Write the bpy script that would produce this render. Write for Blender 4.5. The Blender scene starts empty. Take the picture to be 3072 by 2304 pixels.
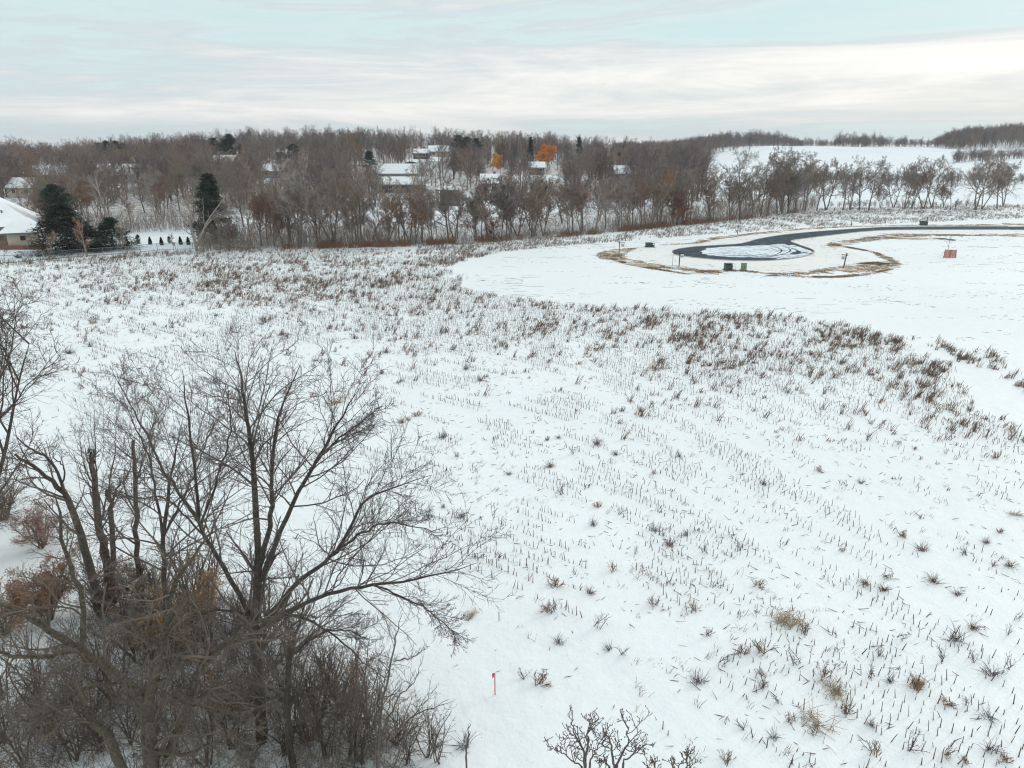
import bpy, math, random
import numpy as np
from mathutils import Vector

# ---------------------------------------------------------------- camera, sky, sun, exposure
sc = bpy.context.scene
col = sc.collection
H, FPX, PITCH = 18.0, 2130.0, math.radians(18.5)
cam_d = bpy.data.cameras.new('camera'); cam = bpy.data.objects.new('camera', cam_d); col.objects.link(cam)
cam.location = (0, 0, H); cam.rotation_euler = (math.radians(90) - PITCH, 0, 0)
cam_d.sensor_width = 36; cam_d.lens = 36 * FPX / 3072; cam_d.clip_end = 9000; cam_d.clip_start = .1
sc.camera = cam
SUN_EL, SUN_AZ = math.radians(24), math.radians(55)      # azimuth from +Y towards +X
w = bpy.data.worlds.new('World'); sc.world = w; w.use_nodes = True
nt = w.node_tree; nt.nodes.clear()
def N(t, tree=None, **kw):
    n = (tree or nt).nodes.new(t)
    for k, v in kw.items(): setattr(n, k, v)
    return n
def math_n(tree, op, a, b=None, c=None, clamp=False):
    n = N('ShaderNodeMath', tree, operation=op, use_clamp=clamp)
    for i, v in enumerate((a, b, c)):
        if v is None: continue
        if isinstance(v, (int, float)): n.inputs[i].default_value = v
        else: tree.links.new(v, n.inputs[i])
    return n.outputs[0]
def mix_c(tree, f, a, b):
    n = N('ShaderNodeMix', tree, data_type='RGBA')
    for s, v in ((0, f), (6, a), (7, b)):
        if isinstance(v, (int, float)): n.inputs[s].default_value = v
        elif isinstance(v, tuple): n.inputs[s].default_value = (*v, 1)
        else: tree.links.new(v, n.inputs[s])
    return n.outputs[2]
def noise(tree, vec, scale, detail=4, rough=.55, dist=0):
    n = N('ShaderNodeTexNoise', tree)
    n.inputs['Scale'].default_value = scale; n.inputs['Detail'].default_value = detail
    n.inputs['Roughness'].default_value = rough; n.inputs['Distortion'].default_value = dist
    if vec is not None: tree.links.new(vec, n.inputs['Vector'])
    return n.outputs['Fac']
def ramp(tree, fac, stops):
    r = N('ShaderNodeValToRGB', tree); e = r.color_ramp.elements
    while len(e) < len(stops): e.new(.5)
    for i, (p, c) in enumerate(stops):
        e[i].position = p; e[i].color = (*c, 1) if isinstance(c, tuple) else (c, c, c, 1)
    tree.links.new(fac, r.inputs[0]); return r.outputs[0]
def mapping(tree, vec, scale, loc=(0, 0, 0), rot=(0, 0, 0)):
    m = N('ShaderNodeMapping', tree); m.inputs['Scale'].default_value = scale
    m.inputs['Location'].default_value = loc; m.inputs['Rotation'].default_value = rot
    tree.links.new(vec, m.inputs[0]); return m.outputs[0]

sky = N('ShaderNodeTexSky', sky_type='NISHITA', sun_disc=False)
sky.sun_elevation = SUN_EL; sky.sun_rotation = SUN_AZ; sky.altitude = 300; sky.air_density = 1.0; sky.dust_density = 2.0; sky.ozone_density = 1.0
tc = N('ShaderNodeTexCoord'); D = tc.outputs['Generated']
sep = N('ShaderNodeSeparateXYZ'); nt.links.new(D, sep.inputs[0])
X, Y, Z = sep.outputs
streak = noise(nt, mapping(nt, D, (2.2, 2.2, 22), (3.1, 1.7, .4), (0, math.radians(1.2), 0)), 1.0, 9, .66, .8)
broad = noise(nt, mapping(nt, D, (1.3, 1.3, 14), (7.7, 2.2, 1.3), (0, math.radians(-1.0), 0)), 1.0, 4, .5, .2)
fine = noise(nt, mapping(nt, D, (7, 7, 75), (1.1, 9.2, 2.3), (0, math.radians(1.5), 0)), 1.0, 6, .6, .4)
v = math_n(nt, 'ADD', math_n(nt, 'MULTIPLY', streak, .62), math_n(nt, 'MULTIPLY', broad, .21))
v = math_n(nt, 'ADD', v, math_n(nt, 'MULTIPLY', fine, .17))
def gauss(val, c, s):
    d = math_n(nt, 'DIVIDE', math_n(nt, 'SUBTRACT', val, c), s)
    return math_n(nt, 'EXPONENT', math_n(nt, 'MULTIPLY', math_n(nt, 'MULTIPLY', d, d), -1.0))
# the bright cloud bank low in the right of the sky, clear turquoise gap above it
azr = math_n(nt, 'DIVIDE', X, math_n(nt, 'MAXIMUM', Y, .05))
side = math_n(nt, 'MULTIPLY_ADD', azr, 1.3, .55, clamp=True)
bank = math_n(nt, 'MULTIPLY', gauss(Z, .092, .024), math_n(nt, 'MULTIPLY', side, .18))
gap = math_n(nt, 'MULTIPLY', gauss(Z, .148, .028), -.075)
gap2 = math_n(nt, 'MULTIPLY', gauss(Z, .022, .014), -.05)
bank2 = math_n(nt, 'MULTIPLY', gauss(Z, .045, .010), .035)
v = math_n(nt, 'ADD', v, math_n(nt, 'ADD', math_n(nt, 'ADD', bank, bank2), math_n(nt, 'ADD', gap, gap2)))
cloud = ramp(nt, v, [(.37, (.64, .82, .84)), (.43, (.69, .83, .845)), (.48, (.66, .76, .79)), (.53, (.76, .80, .81)), (.58, (.85, .87, .86)), (.63, (.95, .945, .925)), (.72, (1.04, 1.035, 1.01))])
skyc = N('ShaderNodeVectorMath', operation='SCALE'); nt.links.new(sky.outputs[0], skyc.inputs[0]); skyc.inputs['Scale'].default_value = .10
comb = mix_c(nt, .93, skyc.outputs[0], cloud)
high = math_n(nt, 'MULTIPLY_ADD', math_n(nt, 'SMOOTH_MIN', math_n(nt, 'MAXIMUM', math_n(nt, 'SUBTRACT', Z, .24), 0.0), .4, .05), .55, 1.0)
hs_ = N('ShaderNodeVectorMath', operation='SCALE'); nt.links.new(comb, hs_.inputs[0]); nt.links.new(high, hs_.inputs['Scale']); comb = hs_.outputs[0]
bg = N('ShaderNodeBackground'); nt.links.new(comb, bg.inputs[0]); bg.inputs[1].default_value = 1.0
out = N('ShaderNodeOutputWorld'); nt.links.new(bg.outputs[0], out.inputs[0])

sun_d = bpy.data.lights.new('sun', 'SUN'); sun = bpy.data.objects.new('sun', sun_d); col.objects.link(sun)
sun_d.energy = 1.1; sun_d.angle = math.radians(12); sun_d.color = (1, .95, .88)
sdir = Vector((math.sin(SUN_AZ) * math.cos(SUN_EL), math.cos(SUN_AZ) * math.cos(SUN_EL), math.sin(SUN_EL)))
sun.rotation_euler = (-sdir).to_track_quat('-Z', 'Y').to_euler()
sc.view_settings.view_transform = 'Standard'; sc.view_settings.look = 'None'; sc.view_settings.gamma = 1; sc.view_settings.exposure = .05
sc.cycles.max_bounces = 5; sc.cycles.diffuse_bounces = 3; sc.cycles.transparent_max_bounces = 4
sc.cycles.use_denoising = True; sc.cycles.denoiser = 'OPENIMAGEDENOISE'; sc.cycles.denoising_input_passes = 'RGB_ALBEDO_NORMAL'; sc.cycles.denoising_prefilter = 'ACCURATE'
sc.cycles.filter_width = 1.15

# ---------------------------------------------------------------- projection helpers (used to lay things out on real ground)
cp, sp_ = math.cos(PITCH), math.sin(PITCH)
def ray(px, py):
    a = (px - 1536) / FPX; b = -(py - 1152) / FPX
    return np.array([a, cp + b * sp_, -sp_ + b * cp])
def G(px, py, z=0.0):
    d = ray(px, py); t = (z - H) / d[2]; return (d[0] * t, d[1] * t)
def PD(px, py, yd):
    d = ray(px, py); t = yd / d[1]; return (d[0] * t, yd, H + d[2] * t)
def proj(x, y, z):
    x, y, z = np.asarray(x, float), np.asarray(y, float), np.asarray(z, float)
    dep = y * cp - (z - H) * sp_; up = y * sp_ + (z - H) * cp
    dep = np.maximum(dep, .1)
    return 1536 + FPX * x / dep, 1152 - FPX * up / dep

# ---------------------------------------------------------------- terrain
UP = np.array([-1500, 0, 400, 850, 1200, 1500, 1800, 2050, 2180, 2300, 2600, 2850, 3072, 4500])
UU = (UP - 1536) / FPX * .96
TY = np.array([0, 128, 150, 200, 260, 340, 450, 600, 720, 860, 1200, 1800, 3000, 6000])
TZ = np.array([
 [0, 0, 1, 2, 3, 5, 6, 6, 6, 6, 7, 9, 12, 14],
 [0, 0, 1, 2, 3, 5, 6, 6, 6, 6, 7, 9, 12, 14],
 [0, 0, .8, 1.8, 4, 7, 9, 9, 8, 8, 8, 9, 12, 14],
 [0, 0, 0, 2, 5.5, 10, 14, 14, 13, 12, 10, 9, 12, 14],
 [0, 0, 0, 2, 6, 10, 14, 14, 13, 12, 10, 9, 12, 14],
 [0, 0, 0, 2.5, 6, 10, 13, 13, 12, 10, 9, 9, 12, 14],
 [0, 0, 0, .8, 4, 7, 8, 9, 10, 9, 9, 9, 12, 14],
 [0, 0, 0, 0, 1.5, 4, 6, 12, 16, 13, 10, 9, 12, 14],
 [0, 0, 0, 0, .5, 3, 7, 13, 19, 16, 11, 9, 12, 14],
 [0, 0, 0, 0, .2, 3, 7.5, 14.5, 20, 17, 11, 9, 12, 14],
 [0, 0, 0, 0, 0, 2, 6, 13, 18.8, 17, 11, 10, 12, 14],
 [0, 0, 0, 0, 0, 1.5, 4, 8.5, 14, 21, 20, 12, 12, 14],
 [0, 0, 0, 0, 0, 1.5, 4, 7.0, 15, 32, 30, 16, 12, 14],
 [0, 0, 0, 0, 0, 1.5, 4, 8, 16, 32, 30, 18, 12, 14]], float)
_lu = np.linspace(-2.2, 2.2, 240); _ly = np.linspace(0, math.log(6001), 400)
_yy = np.exp(_ly) - 1
_tmp = np.array([np.interp(_yy, TY, r) for r in TZ])
_tab = np.array([np.interp(_lu, UU, _tmp[:, j]) for j in range(len(_yy))]).T
for _ in range(3):
    k = np.ones(7) / 7
    _tab = np.apply_along_axis(lambda a: np.convolve(np.pad(a, 3, 'edge'), k, 'valid'), 0, _tab)
    k = np.ones(5) / 5
    _tab = np.apply_along_axis(lambda a: np.convolve(np.pad(a, 2, 'edge'), k, 'valid'), 1, _tab)
EDGE = [(-2500, 800), (0, 790), (400, 765), (850, 745), (1200, 738), (1500, 722), (1800, 700), (2000, 680), (2300, 650), (2450, 627), (2700, 622), (3072, 615), (4500, 608)]
EX = []; EYV = []
for a, b in EDGE:
    g = G(a, b); EX.append(g[0]); EYV.append(g[1])
def edge_y(x): return np.interp(x, EX, EYV)
def terr(x, y):
    x = np.asarray(x, float); y = np.asarray(y, float)
    yc = np.maximum(y, 1.0); u = np.clip(x / yc, -2.19, 2.19)
    fi = (u + 2.2) / 4.4 * 239; fj = np.log(np.clip(y, 0, 6000) + 1) / _ly[-1] * 399
    i = np.clip(fi.astype(int), 0, 238); j = np.clip(fj.astype(int), 0, 398); a = fi - i; b = fj - j
    z = (_tab[i, j] * (1 - a) + _tab[i + 1, j] * a) * (1 - b) + (_tab[i, j + 1] * (1 - a) + _tab[i + 1, j + 1] * a) * b
    m = np.clip((y - edge_y(x) + 0.0) / 14.0, 0, 1); m = m * m * (3 - 2 * m)
    und = .5 * np.sin(x * .031 + 1.2) * np.sin(y * .027) + .25 * np.sin(x * .083 + y * .061)
    return (z + und * np.clip((y - 160) / 200, 0, 1)) * m
def GT(px, py):
    """where the ray through a pixel meets the terrain"""
    d = ray(px, py); t = 5.0; prev = t
    while t < 4000:
        x, y, z = d[0] * t, d[1] * t, H + d[2] * t
        if z <= float(terr(x, y)): break
        prev = t; t *= 1.01
    for _ in range(12):
        m = (t + prev) / 2
        if H + d[2] * m <= float(terr(d[0] * m, d[1] * m)): t = m
        else: prev = m
    return (d[0] * t, d[1] * t, float(terr(d[0] * t, d[1] * t)))

# ---------------------------------------------------------------- materials
def new_mat(name):
    m = bpy.data.materials.new(name); m.use_nodes = True
    return m, m.node_tree, m.node_tree.nodes['Principled BSDF']
def simple(name, c, rough=.8, var=.25, scale=6, c2=None, bump=0, objvar=0):
    m, t, b = new_mat(name); b.inputs['Roughness'].default_value = rough
    tcn = N('ShaderNodeTexCoord', t); f = noise(t, tcn.outputs['Object'], scale, 5, .6)
    c2 = c2 or tuple(max(0, x * (1 - var)) for x in c)
    colr = ramp(t, f, [(.3, c2), (.7, c)])
    if objvar:
        oi = N('ShaderNodeObjectInfo', t); r = oi.outputs['Random']
        hs = N('ShaderNodeHueSaturation', t); t.links.new(colr, hs.inputs['Color'])
        t.links.new(math_n(t, 'MULTIPLY_ADD', r, objvar * 2, 1 - objvar), hs.inputs['Value'])
        r2 = math_n(t, 'FRACT', math_n(t, 'MULTIPLY', r, 7.31))
        t.links.new(math_n(t, 'MULTIPLY_ADD', r2, .05, .475), hs.inputs['Hue'])
        t.links.new(math_n(t, 'MULTIPLY_ADD', math_n(t, 'FRACT', math_n(t, 'MULTIPLY', r, 3.7)), .7, .65), hs.inputs['Saturation'])
        colr = hs.outputs[0]
    t.links.new(colr, b.inputs['Base Color'])
    if bump:
        bn = N('ShaderNodeBump', t); bn.inputs['Strength'].default_value = bump; bn.inputs['Distance'].default_value = .03
        t.links.new(noise(t, tcn.outputs['Object'], scale * 4, 6, .7), bn.inputs['Height']); t.links.new(bn.outputs[0], b.inputs['Normal'])
    return m
M = {}
M['bark'] = simple('bark_grey_brown', (0.27, 0.22, 0.185), .9, .5, 3, (0.12, 0.098, 0.086), .6, .25)
M['twig'] = simple('twig_brown', (0.31, 0.235, 0.195), .9, .3, 2, (0.19, 0.148, 0.128), 0, .28)
M['twig_grey'] = simple('twig_grey', (0.35, 0.3, 0.265), .9, .3, 2, (0.24, 0.205, 0.185), 0, .25)
M['twig_red'] = simple('twig_reddish', (0.34, 0.215, 0.17), .9, .3, 2, (0.21, 0.135, 0.11), 0, .2)
M['twig_olive'] = simple('twig_olive', (0.29, 0.245, 0.175), .9, .3, 2, (0.195, 0.165, 0.12), 0, .2)
M['far'] = simple('far_wood', (.225, .180, .155), .95, .35, .03, (.150, .118, .118))
M['far_grey'] = simple('far_wood_grey', (.27, .235, .205), .95, .35, .03, (.19, .165, .15))
M['far_purple'] = simple('far_wood_purple', (.20, .15, .16), .95, .35, .03, (.13, .10, .11))
M['far_tan'] = simple('far_wood_tan', (.32, .225, .165), .95, .35, .03, (.22, .155, .12))
M['far_dark'] = simple('far_wood_dark', (.12, .10, .09), .95, .35, .03, (.085, .07, .068))
M['bark_near'] = simple('bark_near', (.14, .115, .095), .9, .5, 14, (.035, .029, .026), 1.5)
M['bark_olive'] = simple('bark_olive', (.20, .165, .115), .9, .5, 16, (.045, .036, .027), 1.5)
M['bark_dead'] = simple('bark_dead', (.16, .12, .095), .9, .5, 5, (.05, .037, .030), .9)
M['twig_near'] = simple('twig_near', (.150, .122, .106), .85, .3, 2, (.088, .071, .064))
M['twig_near2'] = simple('twig_near_brown', (.17, .132, .10), .85, .3, 2, (.085, .066, .053))
M['birch'] = simple('birch_bark', (.46, .42, .37), .8, .5, 4, (.22, .19, .16))
M['spruce'] = simple('spruce_needles', (.038, .058, .040), .8, .4, .8, (.014, .024, .017), 0, .2)
M['pine'] = simple('pine_needles', (.042, .060, .042), .8, .4, .8, (.017, .027, .020), 0, .2)
M['thuja'] = simple('arborvitae_leaves', (.014, .022, .024), .85, .4, 3, (.008, .011, .014))
M['orange'] = simple('orange_leaves', (.80, .47, .15), .8, .3, .6, (.66, .34, .10), 0, .05)
M['tan_tree'] = simple('tan_leaves', (.55, .33, .20), .8, .3, .6, (.4, .23, .14))
M['oak_leaf'] = simple('dry_oak_leaves', (.37, .19, .08), .8, .3, 2, (.22, .11, .05), 0, .2)
M['redleaf'] = simple('rust_leaves', (.26, .10, .06), .8, .3, 1.5, (.15, .062, .042))
M['stalk'] = simple('corn_stalk', (.21, .145, .105), .9, .4, 1.2, (.060, .044, .038))
M['weed'] = simple('dry_weed', (.27, .170, .115), .9, .4, .7, (.105, .070, .055))
M['weed_rust'] = simple('rust_weed', (.32, .165, .095), .9, .4, .7, (.15, .08, .055))
M['straw'] = simple('straw', (.50, .38, .25), .9, .4, 1.0, (.30, .21, .14))
M['weed_dark'] = simple('dark_weed', (.12, .098, .088), .9, .4, .7, (.055, .045, .043))
M['grass_tall'] = simple('tall_brown_grass', (.30, .165, .105), .9, .4, .15, (.17, .09, .06))
M['grass_pale'] = simple('pale_grass', (.30, .235, .19), .9, .4, .15, (.13, .10, .085))
M['turf'] = simple('bank_turf_blades', (.27, .175, .085), .9, .4, .3, (.15, .10, .05))
M['metal_green'] = simple('green_enamel', (.055, .085, .070), .45, .2, 4)
M['metal_light'] = simple('pale_green_enamel', (.23, .31, .17), .5, .2, 4)
M['dark_wood'] = simple('dark_post', (.045, .05, .048), .6, .3, 5)
M['white_paint'] = simple('white_panel', (.75, .76, .76), .5, .08, 5)
M['dark_print'] = simple('dark_print', (.09, .10, .12), .6, .1, 5)
M['steel'] = simple('fence_steel', (.20, .21, .22), .5, .2, 5)
M['red_paint'] = simple('red_stake_paint', (.62, .05, .06), .5, .15, 9)
M['tarp'] = simple('faded_pink_mesh', (.62, .31, .27), .7, .4, 2.5, (.40, .18, .15))
M['tan_wall'] = simple('tan_siding', (.40, .27, .17), .8, .2, 1.5)
M['cream_wall'] = simple('cream_siding', (.55, .48, .38), .8, .12, 1.5)
M['brown_wall'] = simple('brown_siding', (.14, .11, .10), .8, .2, 1.5)
M['grey_wall'] = simple('grey_siding', (.27, .31, .34), .8, .12, 1.5)
M['brick'] = simple('brick_wall', (.28, .13, .09), .9, .4, 8)
M['fascia'] = simple('fascia_trim', (.16, .17, .18), .6, .1, 3)
M['glass'] = simple('window_glass', (.03, .035, .045), .12, .1, 3)
M['dirt'] = simple('frozen_soil', (.17, .11, .075), .95, .4, 1)

def snow_mat(name, tint, dirt=0.0, litter=0.0):
    m, t, b = new_mat(name); b.inputs['Roughness'].default_value = .55
    b.inputs['Specular IOR Level'].default_value = .25
    g = N('ShaderNodeNewGeometry', t).outputs['Position']
    a = noise(t, g, .045, 5, .6); c = noise(t, g, 1.3, 6, .65)
    k = math_n(t, 'ADD', math_n(t, 'MULTIPLY', a, .6), math_n(t, 'MULTIPLY', c, .4))
    colr = ramp(t, k, [(.34, tuple(x * .93 for x in tint)), (.62, tint)])
    if dirt:                                   # soil and grass tips showing through thin snow
        s = noise(t, mapping(t, g, (.55, 1.0, 1), rot=(0, 0, .25)), 1.5, 8, .72, .6)
        patch = noise(t, g, .10, 4, .6)
        f = ramp(t, math_n(t, 'ADD', math_n(t, 'MULTIPLY', s, .72), math_n(t, 'MULTIPLY', patch, .28)), [(.60 - dirt, 0.0), (.635 - dirt, 1.0)])
        colr = mix_c(t, f, colr, (.34, .215, .12))
    if litter:
        ln = ramp(t, noise(t, g, .9, 8, .75), [(.46, 0.0), (.60, 1.0)])
        # leaf litter under the trees behind the edge of the field
        colr = mix_c(t, math_n(t, 'MULTIPLY', ln, litter), colr, (.16, .11, .085))
    t.links.new(colr, b.inputs['Base Color'])
    bn = N('ShaderNodeBump', t); bn.inputs['Strength'].default_value = .55; bn.inputs['Distance'].default_value = .25
    hgt = math_n(t, 'ADD', noise(t, g, .8, 7, .6), math_n(t, 'MULTIPLY', noise(t, g, .12, 3, .5), 2.0))
    t.links.new(hgt, bn.inputs['Height']); t.links.new(bn.outputs[0], b.inputs['Normal'])
    return m
SNOW_T = (.89, .91, .917)
M['snow'] = snow_mat('field_snow', SNOW_T)
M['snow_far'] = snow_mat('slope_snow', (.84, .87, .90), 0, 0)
M['snow_roof'] = snow_mat('roof_snow', (.88, .89, .90))
M['snow_beige'] = snow_mat('thin_verge_snow', (.87, .865, .845), .03)
M['litter'] = snow_mat('woodland_floor', (.80, .80, .82), 0, .5)
M['litter2'] = snow_mat('leafy_slope_floor', (.72, .70, .70), 0, 1.0)
M['bank'] = snow_mat('bank_turf', (.84, .82, .79), .13)

m, t, b = new_mat('wet_asphalt'); M['asphalt'] = m
g = N('ShaderNodeNewGeometry', t).outputs['Position']
f = ramp(t, noise(t, g, .5, 7, .7, .5), [(.52, 0.0), (.78, 1.0)])
t.links.new(mix_c(t, math_n(t, 'MULTIPLY', f, .35), (.042, .060, .075), (.4, .45, .5)), b.inputs['Base Color'])
b.inputs['Roughness'].default_value = .85; b.inputs['Specular IOR Level'].default_value = .15
m, t, b = new_mat('packed_road_snow'); M['road_snow'] = m
g = N('ShaderNodeNewGeometry', t).outputs['Position']
f = ramp(t, noise(t, mapping(t, g, (.5, .9, 1), rot=(0, 0, .5)), .8, 7, .65, 1.4), [(.50, 0.0), (.60, 1.0)])
t.links.new(mix_c(t, math_n(t, 'MULTIPLY', f, .75), (.80, .85, .90), (.16, .20, .24)), b.inputs['Base Color'])

# ---------------------------------------------------------------- mesh helpers
def tag(o, label=None, cat=None, group=None, kind=None):
    if label: o['label'] = label
    if cat: o['category'] = cat
    if group: o['group'] = group
    if kind: o['kind'] = kind
    return o
def mesh_np(name, V, F, mat, smooth=False):
    """V (n,3), F (m,k) with k = 3 or 4"""
    me = bpy.data.meshes.new(name); V = np.asarray(V, np.float32); F = np.asarray(F, np.int32); k = F.shape[1]
    me.vertices.add(len(V)); me.vertices.foreach_set('co', V.ravel())
    me.loops.add(F.size); me.loops.foreach_set('vertex_index', F.ravel())
    me.polygons.add(len(F)); me.polygons.foreach_set('loop_start', np.arange(0, F.size, k, dtype=np.int32))
    me.polygons.foreach_set('loop_total', np.full(len(F), k, np.int32))
    me.polygons.foreach_set('use_smooth', np.full(len(F), smooth))
    me.update(calc_edges=True); me.materials.append(mat); return me
def link(name, me, parent=None):
    o = bpy.data.objects.new(name, me); col.objects.link(o)
    if parent is not None: o.parent = parent
    return o
def empty(name, loc, rz=0):
    o = bpy.data.objects.new(name, None); col.objects.link(o); o.location = loc; o.rotation_euler = (0, 0, rz); o.empty_display_size = .3
    return o
class Acc:
    """collects vertices and faces (all of the same arity)"""
    def __init__(s, k=4): s.V = []; s.F = []; s.n = 0; s.k = k
    def add(s, V, F):
        V = np.asarray(V, float).reshape(-1, 3); F = np.asarray(F, int).reshape(-1, s.k)
        s.V.append(V); s.F.append(F + s.n); s.n += len(V)
    def mesh(s, name, mat, smooth=False): return mesh_np(name, np.concatenate(s.V), np.concatenate(s.F), mat, smooth)
    def box(s, x0, x1, y0, y1, z0, z1):
        s.add([(x0, y0, z0), (x1, y0, z0), (x1, y1, z0), (x0, y1, z0), (x0, y0, z1), (x1, y0, z1), (x1, y1, z1), (x0, y1, z1)],
              [(0, 3, 2, 1), (4, 5, 6, 7), (0, 1, 5, 4), (1, 2, 6, 5), (2, 3, 7, 6), (3, 0, 4, 7)])
def tubes(P, R, k=4):
    """P (N,n,3) chains, R (N,n) radii -> verts, quads"""
    P = np.asarray(P, float); R = np.asarray(R, float); Nn, n, _ = P.shape
    T = np.gradient(P, axis=1); T /= np.linalg.norm(T, axis=2, keepdims=True) + 1e-9
    mean = T.mean(axis=1, keepdims=True)
    ref = np.where(np.abs(mean[..., 2:3]) < .8, np.array([0, 0, 1.0]), np.array([1.0, 0, 0]))
    U = np.cross(T, np.broadcast_to(ref, T.shape)); U /= np.linalg.norm(U, axis=2, keepdims=True) + 1e-9
    W = np.cross(T, U)
    a = np.arange(k) * 2 * math.pi / k
    V = P[:, :, None] + R[:, :, None, None] * (U[:, :, None] * np.cos(a)[None, None, :, None] + W[:, :, None] * np.sin(a)[None, None, :, None])
    base = (np.arange(Nn) * n * k)[:, None, None] + (np.arange(n - 1) * k)[None, :, None]
    i = np.arange(k)[None, None, :]; j = (np.arange(k) + 1)[None, None, :] % k
    F = np.stack([base + i, base + j, base + k + j, base + k + i], axis=-1)
    return V.reshape(-1, 3), F.reshape(-1, 4)
def spawn(P, R, m, rng, t0=.3, t1=1., ang=(35, 60), ratio=.5, npts=5, rr=.55, rmin=.004, wander=.12, up=.05, taper=.35, decay=.5, lmin=.05, flat=0):
    N0, n, _ = P.shape
    t = (np.arange(m)[None] + rng.random((N0, m))) / m * (t1 - t0) + t0
    f = np.clip(t * (n - 1), 0, n - 1.001); i = f.astype(int); a = (f - i)[..., None]
    rows = np.arange(N0)[:, None]
    p0 = P[rows, i] * (1 - a) + P[rows, i + 1] * a
    r0 = R[rows, i] * (1 - a[..., 0]) + R[rows, i + 1] * a[..., 0]
    T = P[rows, i + 1] - P[rows, i]; T /= np.linalg.norm(T, axis=2, keepdims=True) + 1e-9
    L = np.linalg.norm(np.diff(P, axis=1), axis=2).sum(1)[:, None]
    rnd = rng.normal(size=T.shape)
    if flat: rnd[..., 2] *= (1 - flat)
    S = np.cross(T, rnd); S /= np.linalg.norm(S, axis=2, keepdims=True) + 1e-9
    an = np.radians(rng.uniform(ang[0], ang[1], t.shape))[..., None]
    d = np.cos(an) * T + np.sin(an) * S
    ln = np.maximum(L * ratio * (1 - decay * (t - t0) / (t1 - t0 + 1e-6)) * rng.uniform(.65, 1.25, t.shape), lmin)
    rad = np.maximum(np.minimum(r0 * rr, ln * .02 + .003), rmin)
    p0 = p0.reshape(-1, 3); d = d.reshape(-1, 3); ln = ln.reshape(-1, 1); rad = rad.reshape(-1)
    out = [p0]; p = p0
    for s in range(npts - 1):
        d = d + wander * rng.normal(size=d.shape); d[:, 2] += up; d /= np.linalg.norm(d, axis=1, keepdims=True)
        p = p + d * ln / (npts - 1); out.append(p)
    return np.stack(out, 1), rad[:, None] * np.linspace(1, taper, npts)[None]
def catmull(pts, n):
    pts = np.asarray(pts, float)
    Pp = np.vstack([2 * pts[0] - pts[1], pts, 2 * pts[-1] - pts[-2]]); out = []
    for t in np.linspace(0, len(pts) - 1.0001, n):
        i = int(t); a = t - i; p = Pp[i:i + 4]
        out.append(.5 * (2 * p[1] + (p[2] - p[0]) * a + (2 * p[0] - 5 * p[1] + 4 * p[2] - p[3]) * a * a + (-p[0] + 3 * p[1] - 3 * p[2] + p[3]) * a ** 3))
    return np.array(out)
def in_poly(x, y, poly):
    x = np.asarray(x, float); y = np.asarray(y, float); c = np.zeros(x.shape, bool); n = len(poly)
    for i in range(n):
        (x1, y1), (x2, y2) = poly[i], poly[(i + 1) % n]
        if y1 == y2: continue
        k = ((y1 > y) != (y2 > y)) & (x < (x2 - x1) * (y - y1) / (y2 - y1) + x1)
        c ^= k
    return c
def sheet(name, pts2, z, mat, th=0.0):
    """flat outline (ground metres) -> triangulated sheet, with a small edge thickness"""
    import bmesh
    bm = bmesh.new(); vs = [bm.verts.new((x, y, z)) for x, y in pts2]; f = bm.faces.new(vs)
    if f.normal.z < 0: f.normal_flip()
    bm.normal_update()
    if f.normal.z < 0: f.normal_flip()
    if th:
        ex = bmesh.ops.extrude_face_region(bm, geom=[f]); 
        for v_ in [g_ for g_ in ex['geom'] if isinstance(g_, bmesh.types.BMVert)]: v_.co.z += th
    bmesh.ops.triangulate(bm, faces=bm.faces[:])
    bmesh.ops.recalc_face_normals(bm, faces=bm.faces[:])
    me = bpy.data.meshes.new(name); bm.to_mesh(me); bm.free(); me.materials.append(mat)
    return link(name, me)
def ribbon(px_pts, widths, n=60, z=.004, amp=.15, seed=0):
    rng = np.random.default_rng(seed)
    pts = np.array([(*G(*p), 0) for p in px_pts]); c = catmull(pts, n); wd = np.interp(np.linspace(0, 1, n), np.linspace(0, 1, len(widths)), widths)
    T = np.gradient(c, axis=0); Nn = np.stack([-T[:, 1], T[:, 0]], 1); Nn /= np.linalg.norm(Nn, axis=1, keepdims=True)
    j1 = 1 + amp * rng.normal(size=n); j2 = 1 + amp * rng.normal(size=n)
    a = c[:, :2] + Nn * (wd * j1 / 2)[:, None]; b_ = c[:, :2] - Nn * (wd * j2 / 2)[:, None]
    V = np.concatenate([np.c_[a, np.full(n, z)], np.c_[b_, np.full(n, z)]])
    F = np.array([(i, i + n, i + n + 1, i + 1) for i in range(n - 1)])
    return V, F, c

# ---------------------------------------------------------------- ground
def axis(lo, hi, fine_lo, fine_hi, step, grow):
    a = list(np.arange(fine_lo, fine_hi + step / 2, step)); s = step
    while a[-1] < hi: s *= grow; a.append(a[-1] + s)
    s = step; b_ = []
    x = fine_lo
    while x > lo: s *= grow; x -= s; b_.append(x)
    return np.array(b_[::-1] + a)
gx = axis(-2400, 2400, -260, 300, 4, 1.06); gy = axis(-120, 2300, -8, 900, 4, 1.05)
XX, YY = np.meshgrid(gx, gy); ZZ = terr(XX, YY)
nx, ny = len(gx), len(gy); idx = np.arange(nx * ny).reshape(ny, nx)
Fg = np.stack([idx[:-1, :-1], idx[:-1, 1:], idx[1:, 1:], idx[1:, :-1]], -1).reshape(-1, 4)
me = mesh_np('ground', np.stack([XX, YY, ZZ], -1).reshape(-1, 3), Fg, M['snow'], True)
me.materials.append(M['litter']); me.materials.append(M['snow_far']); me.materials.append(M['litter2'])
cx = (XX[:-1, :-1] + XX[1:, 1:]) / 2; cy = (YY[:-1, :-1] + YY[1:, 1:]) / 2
dd = cy - edge_y(cx); pxc, _ = proj(cx, cy, 0 * cx)
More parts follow.
